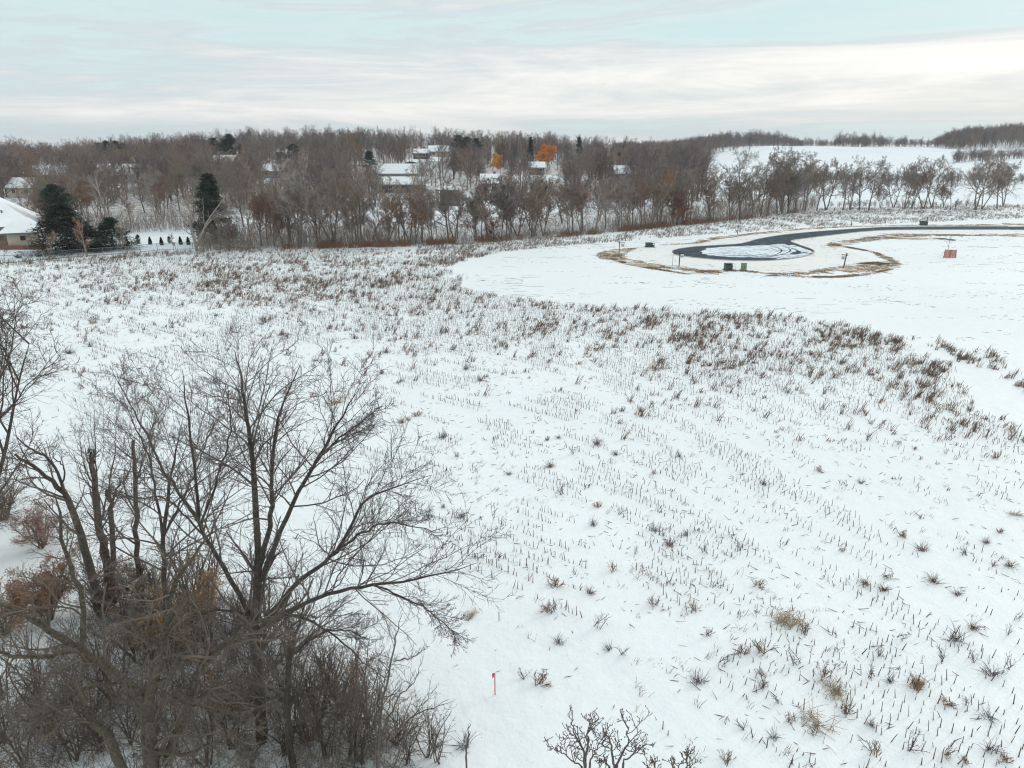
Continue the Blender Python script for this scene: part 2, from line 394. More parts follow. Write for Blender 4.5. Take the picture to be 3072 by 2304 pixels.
wooded = (dd > 2) & (dd < 40) & (pxc > 620) & (pxc < 2330)
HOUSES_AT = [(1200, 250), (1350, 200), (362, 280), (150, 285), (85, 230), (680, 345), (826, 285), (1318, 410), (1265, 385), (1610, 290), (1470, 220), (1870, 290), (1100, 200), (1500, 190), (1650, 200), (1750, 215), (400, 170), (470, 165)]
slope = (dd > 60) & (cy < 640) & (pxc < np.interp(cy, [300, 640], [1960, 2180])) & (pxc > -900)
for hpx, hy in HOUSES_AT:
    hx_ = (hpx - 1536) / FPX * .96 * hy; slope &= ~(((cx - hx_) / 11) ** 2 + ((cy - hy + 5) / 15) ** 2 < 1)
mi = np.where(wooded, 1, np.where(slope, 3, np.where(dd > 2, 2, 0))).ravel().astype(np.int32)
me.polygons.foreach_set('material_index', mi)
tag(link('ground', me), kind='structure')

# thin snow verge, turf bank, road ------------------------------------------------
verge = [(1885, 765), (1905, 748), (1960, 741), (2030, 737), (2130, 722), (2240, 705), (2400, 692), (2600, 683), (2800, 679), (3150, 676), (3150, 701), (2900, 702), (2720, 702), (2640, 709), (2560, 721), (2505, 735), (2560, 757), (2610, 782), (2580, 803), (2480, 812), (2330, 814), (2240, 808), (2160, 806), (2080, 803), (1980, 793), (1915, 779)]
vg = catmull([(*G(*p), 0) for p in verge], 140)[:, :2]
tag(sheet('verge_snow', vg, .004, M['snow_beige']), kind='structure')
banks = [([(1905, 744), (1868, 752), (1838, 762), (1828, 768), (1842, 776), (1895, 785), (1942, 796), (2022, 804), (2085, 812), (2123, 817), (2164, 813), (2211, 812), (2275, 817), (2338, 822), (2401, 820), (2458, 816), (2500, 811), (2567, 806), (2632, 799), (2681, 789)],
          [.6, 2.2, 3.5, 3.2, 3.0, 2.4, 2.0, 2.0, 2.2, 2.6, 1.2, .9, .9, 1.0, 1.2, 1.6, 2.8, 3.6, 3.2, 1.6]),
         ([(1990, 735), (2085, 729), (2132, 718), (2211, 707), (2306, 697), (2401, 688), (2500, 682), (2600, 679), (2760, 676), (2900, 676), (3150, 672)], [.6, 1.4, 1.6, 1.5, 1.6, 1.4, 1.2, 1.0, 1.2, 1.8, 3.0]),
         ([(2500, 741), (2518, 730), (2580, 722), (2649, 712), (2714, 706), (2828, 705), (2925, 706), (3150, 706)], [1.2, 2.4, 2.2, 2.6, 3.8, 1.8, 1.6, 4.2]),
         ([(2300, 826), (2400, 829), (2500, 831), (2600, 822), (2680, 806)], [.3, .8, .9, .9, .3]),
         ([(1838, 778), (1890, 792), (1960, 806), (2060, 822)], [.4, .9, .8, .3]), ([(2514, 736), (2560, 745), (2620, 757), (2665, 776), (2700, 795)], [.5, 1.0, .5, 1.1, .3]), ([(2600, 712), (2700, 716), (2830, 717), (2860, 722)], [.5, 1.2, 1.4, .3]), ([(2560, 795), (2620, 792), (2690, 783)], [.4, 2.2, .5])]
ba = Acc(); bank_c = []
for i, (pp, wd) in enumerate(banks):
    V, F, c = ribbon(pp, [x * 1.5 for x in wd], 130, .008 + .004 * i, .5, i); ba.add(V, F)
    bank_c.append((c, 1.3 * np.interp(np.linspace(0, 1, 130), np.linspace(0, 1, len(wd)), wd)))
tag(link('bank_ground', ba.mesh('bank_ground', M['bank'])), kind='structure')

road_top = [(2016, 755), (2034, 748), (2085, 741), (2148, 737), (2211, 733), (2243, 727), (2275, 718), (2338, 707), (2401, 700), (2470, 694), (2600, 685), (2730, 681), (3200, 679.5)]
road_bot = [(3200, 689.5), (2730, 690), (2600, 694.5), (2486, 707), (2421, 715), (2372, 723), (2390, 733), (2432, 748), (2440, 757), (2420, 768), (2360, 778), (2275, 783), (2180, 781), (2100, 775), (2050, 769), (2022, 763)]
asph = np.vstack([catmull([(*G(*p), 0) for p in road_top], 70)[:, :2], catmull([(*G(*p), 0) for p in road_bot], 90)[:, :2]])
tag(sheet('road', asph, .030, M['asphalt']), kind='structure')
def ragged(pl, n, amp, seed):
    c = catmull([(*G(*p), 0) for p in pl + pl[:1]], n)[:-1, :2]; m_ = c.mean(0); r_ = np.random.default_rng(seed).normal(0, 1, len(c)); r_ = np.convolve(np.r_[r_, r_, r_], np.ones(4) / 2, 'same')[len(c):2 * len(c)]
    d = c - m_; L = np.linalg.norm(d, axis=1, keepdims=True); return c + d / L * (r_ * amp * .5)[:, None]
isl = [(2100, 755), (2130, 745), (2200, 741), (2290, 737), (2345, 733), (2375, 742), (2392, 752), (2370, 762), (2395, 769), (2360, 771), (2300, 774), (2220, 772), (2150, 769), (2112, 763)]
tag(sheet('road_snow_patch', ragged(isl, 160, .45, 3), .034, M['road_snow'], .05), kind='structure')
sn = [(2440, 757), (2425, 764), (2395, 772), (2330, 777), (2370, 766), (2400, 760), (2385, 748), (2360, 740), (2378, 736), (2410, 746)]
tag(sheet('road_snow_patch', ragged(sn, 120, .35, 4), .036, M['road_snow'], .03), kind='structure')
tk = Acc()
for i, (pp, wd) in enumerate([([(2230, 772), (2280, 770), (2330, 764), (2345, 752), (2325, 742), (2300, 737)], .28), ([(2270, 773), (2320, 770), (2365, 758), (2368, 748), (2340, 738)], .25),
                              ([(2150, 770), (2200, 768), (2250, 769), (2340, 774)], .3), ([(2350, 739), (2380, 748), (2400, 756), (2430, 763)], .35), ([(2300, 771), (2350, 765), (2390, 764), (2425, 757)], .3),
                              ([(2310, 745), (2330, 752), (2370, 755)], .2), ([(2200, 770), (2260, 768), (2310, 760)], .16)]):
    V, F, _ = ribbon(pp, [wd * .5, wd, wd, wd * .4], 40, .088 + .003 * i, .35, 40 + i); tk.add(V, F)
tag(link('tyre_tracks', tk.mesh('tyre_tracks', M['asphalt'])), kind='structure')
ka = Acc()
for side in (asph[2:68], asph[72:-2]):                        # low kerb, nearly buried
    n = len(side); T = np.gradient(side, axis=0); Nn = np.stack([-T[:, 1], T[:, 0]], 1); Nn /= np.linalg.norm(Nn, axis=1, keepdims=True)
    c3 = np.c_[side + Nn * .12, np.zeros(n)]
    prof = [(-.09, .006), (-.08, .12), (.08, .12), (.09, .006)]
    V = np.concatenate([np.c_[c3[:, :2] + Nn * a, np.full(n, h)] for a, h in prof])
    F = [(j * n + i, j * n + i + 1, (j + 1) * n + i + 1, (j + 1) * n + i) for j in range(3) for i in range(n - 1)]
    ka.add(V, F)
tag(link('kerb', ka.mesh('kerb', simple('kerb_concrete', (.55, .55, .53), .9, .3, 1))), kind='structure')

# ---------------------------------------------------------------- blades and stalks (ground cover)
rs = np.random.default_rng(7)
def blades(X_, Y_, h, r, lean, rng, dirs=None, k=3, zf=True, curve=.3, npts=3, flat=None):
    n = len(X_); a = rng.uniform(0, 2 * math.pi, n) if dirs is None else dirs
    L = np.asarray(h) * np.ones(n); ln = np.asarray(lean) * np.ones(n)
    d = np.stack([np.cos(a) * np.sin(ln), np.sin(a) * np.sin(ln), np.cos(ln)], 1)
    p0 = np.stack([X_, Y_, terr(X_, Y_) - .02], 1); P = [p0]; p = p0
    for s in range(npts - 1):
        p = p + d * (L / (npts - 1))[:, None]; P.append(p)
        d = d + np.stack([np.cos(a), np.sin(a), -0.3 * np.ones(n)], 1) * (curve * rng.random(n))[:, None]; d /= np.linalg.norm(d, axis=1, keepdims=True)
    return tubes(np.stack(P, 1), (np.asarray(r) * np.ones(n))[:, None] * np.linspace(1, .55, npts)[None], k)
CT = np.array([(100, 850, .6, .3), (100, 950, .5, .1), (100, 1100, .45, .05), (200, 1250, 0, 0), (300, 1180, .35, .02), (100, 1200, .1, 0), (450, 1230, .3, 0), (400, 800, .7, .6), (600, 830, .9, .9), (900, 810, .8, .8), (1200, 790, .9, .9),
 (700, 765, .5, .4), (1200, 762, .5, .3), (400, 900, .6, .3), (800, 870, .9, .9), (1100, 850, 1, 1), (1280, 880, 1, .9), (600, 950, .6, .15), (900, 950, .7, .3), (1250, 960, .8, .5), (1500, 940, .8, .6), (1700, 960, .8, .7),
 (1800, 1000, .9, .9), (2000, 1000, .9, 1), (2200, 990, .9, .8), (2400, 1010, .9, .7), (2600, 1040, .9, .8), (2720, 1070, .9, .7), (2800, 1150, .8, .5), (2900, 1250, .8, .45), (3000, 1320, .7, .4), (3050, 1400, .5, .4), (2000, 1080, .8, .6), (2300, 1090, .9, .5),
 (2600, 1130, .8, .6), (1700, 1080, .7, .2), (1400, 1050, .6, .15), (1100, 1050, .3, .05), (900, 1100, .2, .03), (600, 1050, .5, .05), (1300, 1150, .4, .03), (1600, 1150, .45, .03), (2000, 1200, .4, .1), (2400, 1200, .35, .1),
 (2700, 1250, .3, .1), (1300, 1300, .5, 0), (1600, 1300, .3, 0), (2000, 1350, .4, .02), (2400, 1400, .4, 0), (2800, 1400, .2, .02), (1200, 1450, .5, 0), (1100, 1250, .3, 0), (1400, 1500, .5, 0), (1700, 1500, .5, 0), (2000, 1500, .4, 0),
 (2400, 1550, .4, 0), (2800, 1550, .25, 0), (1400, 1600, .5, 0), (1250, 1650, .05, 0), (1600, 1650, .5, 0), (2000, 1600, .7, 0), (2400, 1700, .3, 0), (2800, 1800, .3, .02), (1700, 1780, .3, 0), (1500, 1820, .02, 0), (2100, 1750, .8, .02),
 (2300, 1850, .8, .03), (2600, 1950, .8, .03), (2900, 1900, .35, 0), (1800, 1950, .1, 0), (2100, 2000, .6, .02), (2400, 2100, .5, .02), (2700, 2200, .55, .02), (3000, 2100, .35, .02), (2000, 2200, .06, 0), (1600, 2100, 0, 0), (1300, 2100, 0, 0),
 (1200, 1850, 0, 0), (700, 1300, .4, 0), (500, 1150, .5, .02), (700, 1500, 0, 0), (300, 1500, 0, 0), (300, 2000, 0, 0), (-300, 900, .5, .2), (-300, 1400, 0, 0), (3300, 1500, .4, .1), (3300, 2100, .4, 0)], float)
def dens(px, py, k):
    o = np.zeros(len(px)); wsum = np.zeros(len(px))
    for a in CT:
        d2 = ((px - a[0]) / 150) ** 2 + ((py - a[1]) / (35 + .09 * max(a[1] - 700, 0))) ** 2
        w_ = 1 / (d2 + .25) ** 2.2; o += w_ * a[k]; wsum += w_
    return o / wsum
SM_PX = [(1350, 800), (1345, 830), (1380, 862), (1480, 885), (1600, 902), (1800, 920), (2000, 928), (2200, 938), (2400, 955), (2600, 988), (2720, 1015), (2790, 1065), (2860, 1120), (2950, 1220), (3072, 1320), (3500, 1700), (4200, 1300), (4200, 660), (3072, 655), (2700, 670), (2300, 692), (2000, 714), (1700, 737), (1500, 757), (1400, 778)]
SMOOTH = [G(*p) for p in SM_PX]
def vnoise(x, y, s, seed=0):
    """cheap value noise 0..1"""
    r = np.random.default_rng(seed); tb = r.random((64, 64)); u = x / s; v_ = y / s
    i = np.floor(u).astype(int); j = np.floor(v_).astype(int); a = u - i; b_ = v_ - j; a = a * a * (3 - 2 * a); b_ = b_ * b_ * (3 - 2 * b_)
    g_ = lambda p, q: tb[p % 64, q % 64]
    return (g_(i, j) * (1 - a) + g_(i + 1, j) * a) * (1 - b_) + (g_(i, j + 1) * (1 - a) + g_(i + 1, j + 1) * a) * b_
def field_ok(x, y):
    return (y < edge_y(x) - 1.0) & ~in_poly(x + .8 * (vnoise(x, y, 2.5, 5) - .5) * 4, y, SMOOTH)
# rows of cut corn: level lines of s = y + .75x + ...
sx, sy = [], []
for s in np.arange(-60, 170, .98):
    xs = np.arange(-110, 95, .16) + rs.uniform(-.03, .03, 1282)[:len(np.arange(-110, 95, .16))]
    ys = s - .75 * xs - .0425 * np.maximum(0, xs - 2) ** 2 * np.exp(-np.maximum(0, xs - 30) / 40)
    k = (ys > 13) & (ys < 150); sx.append(xs[k]); sy.append(ys[k])
sx = np.concatenate(sx) ; sy = np.concatenate(sy)
sx += rs.normal(0, .035, len(sx)); sy += rs.normal(0, .05, len(sy))
ppx, ppy = proj(sx, sy, 0 * sx); k = (ppx > -250) & (ppx < 3350) & (ppy < 2500) & (ppy > 730) & field_ok(sx, sy)
sx, sy, ppx, ppy = sx[k], sy[k], ppx[k], ppy[k]
dn = dens(ppx, ppy, 2)
srow = sy + .75 * sx + .0425 * np.maximum(0, sx - 2) ** 2 * np.exp(-np.maximum(0, sx - 30) / 40)
grp = vnoise(srow, sx * .8 - sy * .6, 2.6, 11) * .42 + vnoise(np.round(srow / .98) * 3.7, (sx * .8 - sy * .6) / 3.5, 1.0, 13) * .38 + vnoise(sx, sy, 14, 8) * .2
rowk = rs.random(len(sx))
keep = (grp < .335 + dn * .37) & (rowk < .88 * np.clip(dn * 3, 0, 1))
sx, sy = sx[keep], sy[keep]
print('stubble', len(sx))
ln = np.abs(rs.normal(.10, .16, len(sx)))
V, F = blades(sx, sy, rs.uniform(.14, .48, len(sx)), rs.uniform(.014, .025, len(sx)), ln, rs, curve=0, npts=2)
st = Acc(); st.add(V, F)
# fallen pieces of stalk and leaf lying on the snow
n = 90000; d_ = rs.uniform(12, 135, n) ** 1; a_ = rs.uniform(-.85, .85, n); lx, ly_ = a_ * d_, d_
keepn = rs.random(n) < np.clip(d_ / 90, .22, 1); lx, ly_ = lx[keepn], ly_[keepn]
ppx, ppy = proj(lx, ly_, 0 * lx); k = field_ok(lx, ly_); lx, ly_, ppx, ppy = lx[k], ly_[k], ppx[k], ppy[k]
k = rs.random(len(lx)) < dens(ppx, ppy, 2) * .9 + .03; lx, ly_ = lx[k], ly_[k]
V, F = blades(lx, ly_, rs.uniform(.08, .5, len(lx)), rs.uniform(.009, .021, len(lx)), rs.uniform(1.15, 1.62, len(lx)), rs, curve=.1, npts=2); st.add(V, F)
tag(link('corn_stubble', st.mesh('corn_stubble', M['stalk'])), kind='stuff', label='rows of cut grey brown corn stalks sticking out of the snow')
# tiny specks of plant debris on the smooth snow
n = 9000; d_ = rs.uniform(60, 150, n); a_ = rs.uniform(-.2, .85, n); lx, ly_ = a_ * d_, d_
k = in_poly(lx, ly_, SMOOTH) & (vnoise(lx, ly_ * 3, 7, 21) > .66); lx, ly_ = lx[k], ly_[k]
V1, F1 = blades(lx, ly_, rs.uniform(.12, .6, len(lx)), .028, 1.5, rs, dirs=rs.normal(.15, .3, len(lx)), curve=0, npts=2)
n = 5000; d_ = rs.uniform(13, 60, n); a_ = rs.uniform(-.75, .8, n); lx, ly_ = a_ * d_, d_
da = rs.uniform(-.12, .8, 1500); dd_ = rs.uniform(75, 150, 1500); ax, ay = da * dd_, dd_; k = in_poly(ax, ay, SMOOTH) & (vnoise(ax, ay * 2, 9, 61) > .63); ax, ay = ax[k], ay[k]
V3, F3 = blades(ax, ay, rs.uniform(.5, 3.0, len(ax)), rs.uniform(.02, .05, len(ax)), 1.56, rs, dirs=rs.normal(.12, .25, len(ax)), curve=.05, npts=4)
V2, F2 = blades(lx, ly_, rs.uniform(.02, .10, n), .006, 1.2, rs, curve=0, npts=2)
sk = Acc(); sk.add(V1, F1); sk.add(V2, F2); sk.add(V3, F3)
tag(link('plant_debris', sk.mesh('plant_debris', M['weed_dark'])), kind='stuff', label='specks of dead plant debris lying on the smooth snow')

def tuft_field(n, ylo, yhi, alo, ahi, kcol, thr, rng, hmin, hmax, blad, mat, name, label, lean=(.1, .6), sel=None, dirm=0.9, r=.017, clump=(1.1, 31), extra=None):
    d = rng.uniform(ylo, yhi, n); a = rng.uniform(alo, ahi, n); x, y = a * d, d
    if sel is not None: k = sel(x, y)
    else:
        px, py = proj(x, y, 0 * x); k = field_ok(x, y)
        cl = vnoise(x, y, clump[0], clump[1]) * .6 + vnoise(x, y, clump[0] * 4, clump[1] + 1) * .4
        k &= rng.random(n) < dens(px, py, kcol) * thr * np.clip((cl - .40) * 4, .10, 1.2)
    x, y = x[k], y[k]
    if extra is not None: x = np.r_[x, extra[0]]; y = np.r_[y, extra[1]]
    m_ = blad; xx = np.repeat(x, m_) + rng.normal(0, .11, len(x) * m_); yy = np.repeat(y, m_) + rng.normal(0, .11, len(x) * m_)
    nb = len(xx); hh = np.repeat(rng.uniform(hmin, hmax, len(x)), m_) * rng.uniform(.5, 1.1, nb)
    dirs = np.where(rng.random(nb) < .75, rng.normal(.25, .5, nb), rng.uniform(0, 6.28, nb))
    V, F = blades(xx, yy, hh, r * rng.uniform(.7, 1.5, nb), rng.uniform(lean[0], lean[1], nb), rng, dirs=dirs, curve=.5, npts=3)
    print(name, len(x)); return tag(link(name, mesh_np(name, V, F, mat)), kind='stuff', label=label)
ex = []
for (a, b) in (((2830, 1040), (2905, 1088)), ((2950, 1055), (3100, 1200))):
    for t_ in np.linspace(0, 1, 40):
        g_ = G(a[0] + (b[0] - a[0]) * t_, a[1] + (b[1] - a[1]) * t_); ex.append((g_[0] + rs.normal(0, .5), g_[1] + rs.normal(0, .8)))
ex = np.array(ex)
tuft_field(30000, 42, 132, -.8, .8, 3, .72, np.random.default_rng(1), .3, .95, 9, M['weed'], 'dry_weeds', 'dense brown weeds standing in bands across the corn stubble', extra=(ex[:, 0], ex[:, 1]))
tuft_field(22000, 42, 132, -.8, .8, 3, .36, np.random.default_rng(2), .2, .5, 7, M['weed_rust'], 'rusty_weeds', 'rust coloured weeds scattered through the weedy stubble bands')
tuft_field(14000, 25, 132, -.8, .8, 2, .16, np.random.default_rng(3), .15, .4, 5, M['weed_dark'], 'short_weeds', 'short dark weeds dotted between the stubble rows')
tuft_field(5200, 13, 62, -.75, .8, 2, .55, np.random.default_rng(33), .10, .42, 6, M['weed'], 'small_brown_weeds', 'small thin brown weeds scattered over the near stubble', r=.007, lean=(.1, .9))
tuft_field(2600, 13, 62, -.75, .8, 2, .5, np.random.default_rng(34), .10, .36, 6, M['straw'], 'thin_straw_wisps', 'thin straw coloured wisps scattered over the near stubble', r=.006, lean=(.2, 1.2))
def strip(lo, hi, pxlo, pxhi, dlo=0, th=0.0, seed=1):
    def f_(x, y):
        px, _ = proj(x, y, 0 * x); d = edge_y(x) - y
        return (d > lo) & (d < hi) & (px > pxlo) & (px < pxhi) & (vnoise(x, y, 3.0, seed) * .6 + vnoise(x, y, 11, seed + 3) * .4 > th)
    return f_
def meadow(x, y):
    px, py = proj(x, y, 0 * x); top = edge_y(x)
    k = (y < top) & (px > 1250) & (px < 3200) & ~in_poly(x, y, SMOOTH) & (py < 800)
    return k & (vnoise(x, y, 4.0, 55) * .55 + vnoise(x, y, 1.3, 57) * .45 > .42)
tuft_field(52000, 112, 240, -.3, .86, 2, 1, np.random.default_rng(4), .3, .75, 5, M['grass_pale'], 'pale_meadow_grass', 'pale dead grass poking through snow below the wood', sel=meadow, r=.016, lean=(.05, .5))
rg_ = np.random.default_rng(5); gp_ = rg_.uniform(850, 2430, 9000); ge_ = np.array([G(p, np.interp(p, [e[0] for e in EDGE], [e[1] for e in EDGE])) for p in gp_]) * (1 + np.abs(rg_.normal(0, .022, 9000)) - .012)[:, None]
kv_ = vnoise(gp_, gp_ * 0, 70, 5) * .6 + vnoise(gp_, gp_ * 0, 17, 6) * .4; kg_ = rg_.random(9000) < np.clip((kv_ - .30) * 1.1, .04, .42); gx_, gy_ = np.repeat(ge_[kg_, 0], 6), np.repeat(ge_[kg_, 1], 6); gh_ = np.repeat(.15 + 1.25 * kv_[kg_], 6)
V, F = blades(gx_ + rg_.normal(0, .3, len(gx_)), gy_ + rg_.normal(0, .3, len(gx_)), gh_ * rg_.uniform(.4, 1.3, len(gx_)), .018, rg_.uniform(.05, .5, len(gx_)), rg_)
tag(link('tall_brown_grass', mesh_np('tall_brown_grass', V, F, M['grass_tall'])), kind='stuff', label='tall reddish brown grass along the foot of the wood')
tuft_field(5000, 105, 150, -.80, -.35, 2, 1, np.random.default_rng(15), .5, 1.1, 6, M['grass_pale'], 'fence_side_grass', 'pale tan grass growing along the wire fence', sel=strip(-2, 4, -200, 900, th=.3), r=.014)
# blades on the turf bank
xs_, ys_ = [], []; rb = np.random.default_rng(9)
for c, wd in bank_c:
    for i in range(len(c)):
        m_ = int(10 * wd[i] + 3); T = c[min(i + 1, len(c) - 1)] - c[max(i - 1, 0)]; T = T[:2] / (np.linalg.norm(T[:2]) + 1e-6)
        o_ = rb.uniform(-.55, .55, m_) * wd[i]; s_ = rb.uniform(-1, 1, m_)
        xs_.append(c[i, 0] + T[0] * s_ - T[1] * o_); ys_.append(c[i, 1] + T[1] * s_ + T[0] * o_)
xs_ = np.concatenate(xs_); ys_ = np.concatenate(ys_); k = vnoise(xs_, ys_, 1.6, 77) > .42; xs_, ys_ = xs_[k], ys_[k]
V, F = blades(np.repeat(xs_, 4) + rb.normal(0, .15, len(xs_) * 4), np.repeat(ys_, 4) + rb.normal(0, .15, len(xs_) * 4), rb.uniform(.04, .16, len(xs_) * 4), .022, rb.uniform(.2, 1.2, len(xs_) * 4), rb, npts=2)
tag(link('bank_grass', mesh_np('bank_grass', V, F, M['turf'])), kind='stuff', label='matted golden brown grass on the low bank round the turning circle')

# ---------------------------------------------------------------- labels that tell trees apart
ORD = ['first', 'second', 'third', 'fourth', 'fifth', 'sixth', 'seventh', 'eighth', 'ninth', 'tenth', 'eleventh', 'twelfth', 'thirteenth', 'fourteenth', 'fifteenth', 'sixteenth', 'seventeenth', 'eighteenth', 'nineteenth', 'twentieth']
MARKS = [(-4000, 'the left edge'), (110, 'the tan house'), (330, 'the leaning birch'), (455, 'the arborvitae'), (590, 'the forked pale tree'), (720, 'the black spruce'), (860, 'the bright birch'), (1000, 'the rust thicket'), (1106, 'the cone shaped spruce'),
         (1240, 'the grey house'), (1350, 'the brown house'), (1490, 'the small orange tree'), (1640, 'the big orange tree'), (1740, 'the spire spruce'), (1860, 'the bank end sign'), (2030, 'the rust tree'), (2180, 'the green cabinets'), (2345, 'the utility pole'), (2470, 'the far arm sign'), (2620, 'the broad crowned oak'), (2770, 'the dark meter box'), (2850, 'the pink mesh panel'), (2960, 'the forked field tree')]
def make_labels(items, fmt):
    """items: list of (object, px, key, text); gives each object its own phrase by its nearest mark to the left"""
    seg = {}
    for o, px, key, text in items:
        j = max(i for i, mk in enumerate(MARKS) if mk[0] <= px or i == 0)
        seg.setdefault((key, j), []).append((px, o, text))
    for (key, j), L in seg.items():
        L.sort(key=lambda q: q[0])
        for i, (px, o, text) in enumerate(L): o['label'] = fmt(text, ORD[min(i, 19)], MARKS[j][1], key)

# ---------------------------------------------------------------- bare trees of the wood
def bare_variant(seed, h, spread=.45, trunk_r=.17, forks=1, dens_=1.3, up=.06, t0=.28, lean=0.0, k_tw=3, rmin=.010):
    rng = np.random.default_rng(seed); trunks = []
    for f_ in range(forks):
        a = rng.uniform(0, 6.28); l = (0.05 if forks == 1 else .28) + lean
        pts = [(0, 0, -.3)]; d = np.array([math.cos(a) * l, math.sin(a) * l, 1.0])
        for s in range(6):
            d = d + rng.normal(0, .07, 3); d /= np.linalg.norm(d); pts.append(tuple(np.array(pts[-1]) + d * h * .80 / 6))
        trunks.append(catmull(pts, 12))
    P0 = np.stack(trunks); R0 = (trunk_r / forks ** .4) * (1 - .88 * np.linspace(0, 1, 12) ** 1.1)[None].repeat(forks, 0)
    P1, R1 = spawn(P0, R0, int(13 / forks ** .5), rng, t0, 1, (28, 66), spread, 7, .70, .042, .13, up * 1.3, .22, .42)
    P2, R2 = spawn(P1, R1, 8, rng, .2, 1, (28, 60), .46, 5, .62, .022, .16, up, .35, .45)
    P3, R3 = spawn(P2, R2, max(3, int(6 * dens_)), rng, .2, 1, (25, 60), .5, 4, .7, rmin * 1.15, .18, up * .7, .6, .4)
    P4, R4 = spawn(P3, R3, max(2, int(4 * dens_)), rng, .2, 1, (25, 55), .6, 3, .8, rmin, .2, up * .5, .7, .3)
    tr = Acc(); V, F = tubes(P0, R0, 7); tr.add(V, F); V, F = tubes(P1, R1, 5); tr.add(V, F)
    cr = Acc(); 
    for P, R, k in ((P2, R2, 4), (P3, R3, k_tw), (P4, R4, k_tw)): V, F = tubes(P, R, k); cr.add(V, F)
    return tr, cr
VAR = []
twm = ['twig', 'twig_grey', 'twig', 'twig_red', 'twig_olive', 'twig', 'twig_grey', 'twig', 'twig_red', 'twig']
desc = ['round crowned brown', 'upright grey', 'broad dark', 'reddish brown', 'olive twigged', 'slender brown', 'spreading grey', 'twin stemmed', 'narrow reddish', 'bushy brown']
specs = [dict(h=12, spread=.50), dict(h=13, spread=.36, up=.10), dict(h=11.5, spread=.58, forks=2, trunk_r=.22), dict(h=10, spread=.5, dens_=1.5), dict(h=12, spread=.5, dens_=1.4),
         dict(h=13, spread=.34, trunk_r=.13), dict(h=12, spread=.6, trunk_r=.2, up=.03), dict(h=12, spread=.45, forks=2), dict(h=11, spread=.36, forks=3, up=.1), dict(h=9, spread=.6, forks=3, dens_=1.5)]
for i, s in enumerate(specs):
    tr, cr = bare_variant(100 + i, rmin=.013, **s)
    VAR.append((tr.mesh('tree_trunk', M['bark']), cr.mesh('tree_crown', M[twm[i]]), desc[i], s['h']))
BUSH = []
for i, s in enumerate([dict(h=12, spread=.52, forks=3), dict(h=11, spread=.6, forks=2), dict(h=12, spread=.45, forks=4), dict(h=10, spread=.62, forks=3), dict(h=13, spread=.5, forks=2)]):
    tr, cr = bare_variant(150 + i, t0=.10, dens_=1.5, rmin=.022, **s)
    BUSH.append((tr.mesh('tree_trunk', M['bark']), cr.mesh('tree_crown', M[['twig', 'twig_grey', 'twig_red', 'twig', 'twig_olive'][i]]), ['low branched brown', 'wide grey', 'many stemmed reddish', 'bushy brown', 'olive twigged'][i], s['h']))
PALE = []
for tr_, cr_, d_, h_ in VAR:
    t2 = tr_.copy(); t2.materials[0] = M['birch']; PALE.append((t2, cr_, 'pale trunked ' + d_.split(' ', 1)[-1], h_))
def put_tree(var, x, y, s, rz, name='bare_tree', cat='tree', group='bare trees of the wood'):
    o = empty(name, (x, y, float(terr(x, y))), rz); o.scale = (s, s, s * 1.0)
    link('trunk', var[0], o); link('crown', var[1], o); tag(o, cat=cat, group=group); return o
rt = np.random.default_rng(42); items = []; random.seed(5)
def top_limit(px):   # highest allowed crown top in the picture, so the skyline follows the photograph
    return np.interp(px, [0, 200, 300, 400, 520, 600, 700, 850, 1000, 1200, 1340, 1600, 1700, 1850, 1950, 2100, 2300, 2480, 2700, 3072], [437, 440, 418, 420, 392, 405, 410, 385, 385, 397, 400, 402, 418, 428, 440, 440, 420, 450, 470, 478])
# things that stay visible behind the bare trees: (left, right, lowest row that must stay clear, distance)
VIS = [(575, 665, 640, 138), (1075, 1137, 508, 328), (1214, 1250, 532, 328), (618, 664, 452, 393), (655, 712, 455, 378), (275, 385, 442, 428), (858, 898, 475, 358), (815, 865, 485, 348), (1352, 1448, 448, 398), (1455, 1522, 495, 298), (1578, 1606, 470, 328), (1600, 1682, 480, 320), (1724, 1752, 460, 418), (1805, 1846, 466, 418), (1842, 1874, 490, 368), (1510, 1545, 482, 328), (698, 734, 458, 383),
       (1150, 1248, 560, 256), (300, 420, 508, 278), (100, 195, 508, 283), (60, 105, 560, 228), (655, 705, 506, 344), (800, 853, 533, 284), (1292, 1344, 466, 414), (1245, 1284, 478, 384), (1598, 1624, 480, 294), (1850, 1900, 520, 294), (255, 340, 650, 139), (-200, 120, 700, 150)]
EVER = {138, 328, 393, 378, 428, 358, 348, 398, 298, 418, 368, 383, 320, 256, 139, 150}
def fit_scale(x, y, h, s, slack=0, pas=.12):
    z0 = float(terr(x, y)); rnd_ = random.random()
    for _ in range(22):
        px, py = proj(x, y, z0 + h * s); cr = h * s * .26 * FPX / y
        bad = py < top_limit(px) - slack
        if not bad:
            for a, b_, c_, d_ in VIS:
                if y < d_ and a - cr < px < b_ + cr and py < c_ and rnd_ > (.08 if d_ in EVER else .58): bad = True; break
        if bad: s *= .93
        else: break
    return s
GAPS = [(1255, 1278), (1660, 1700)]
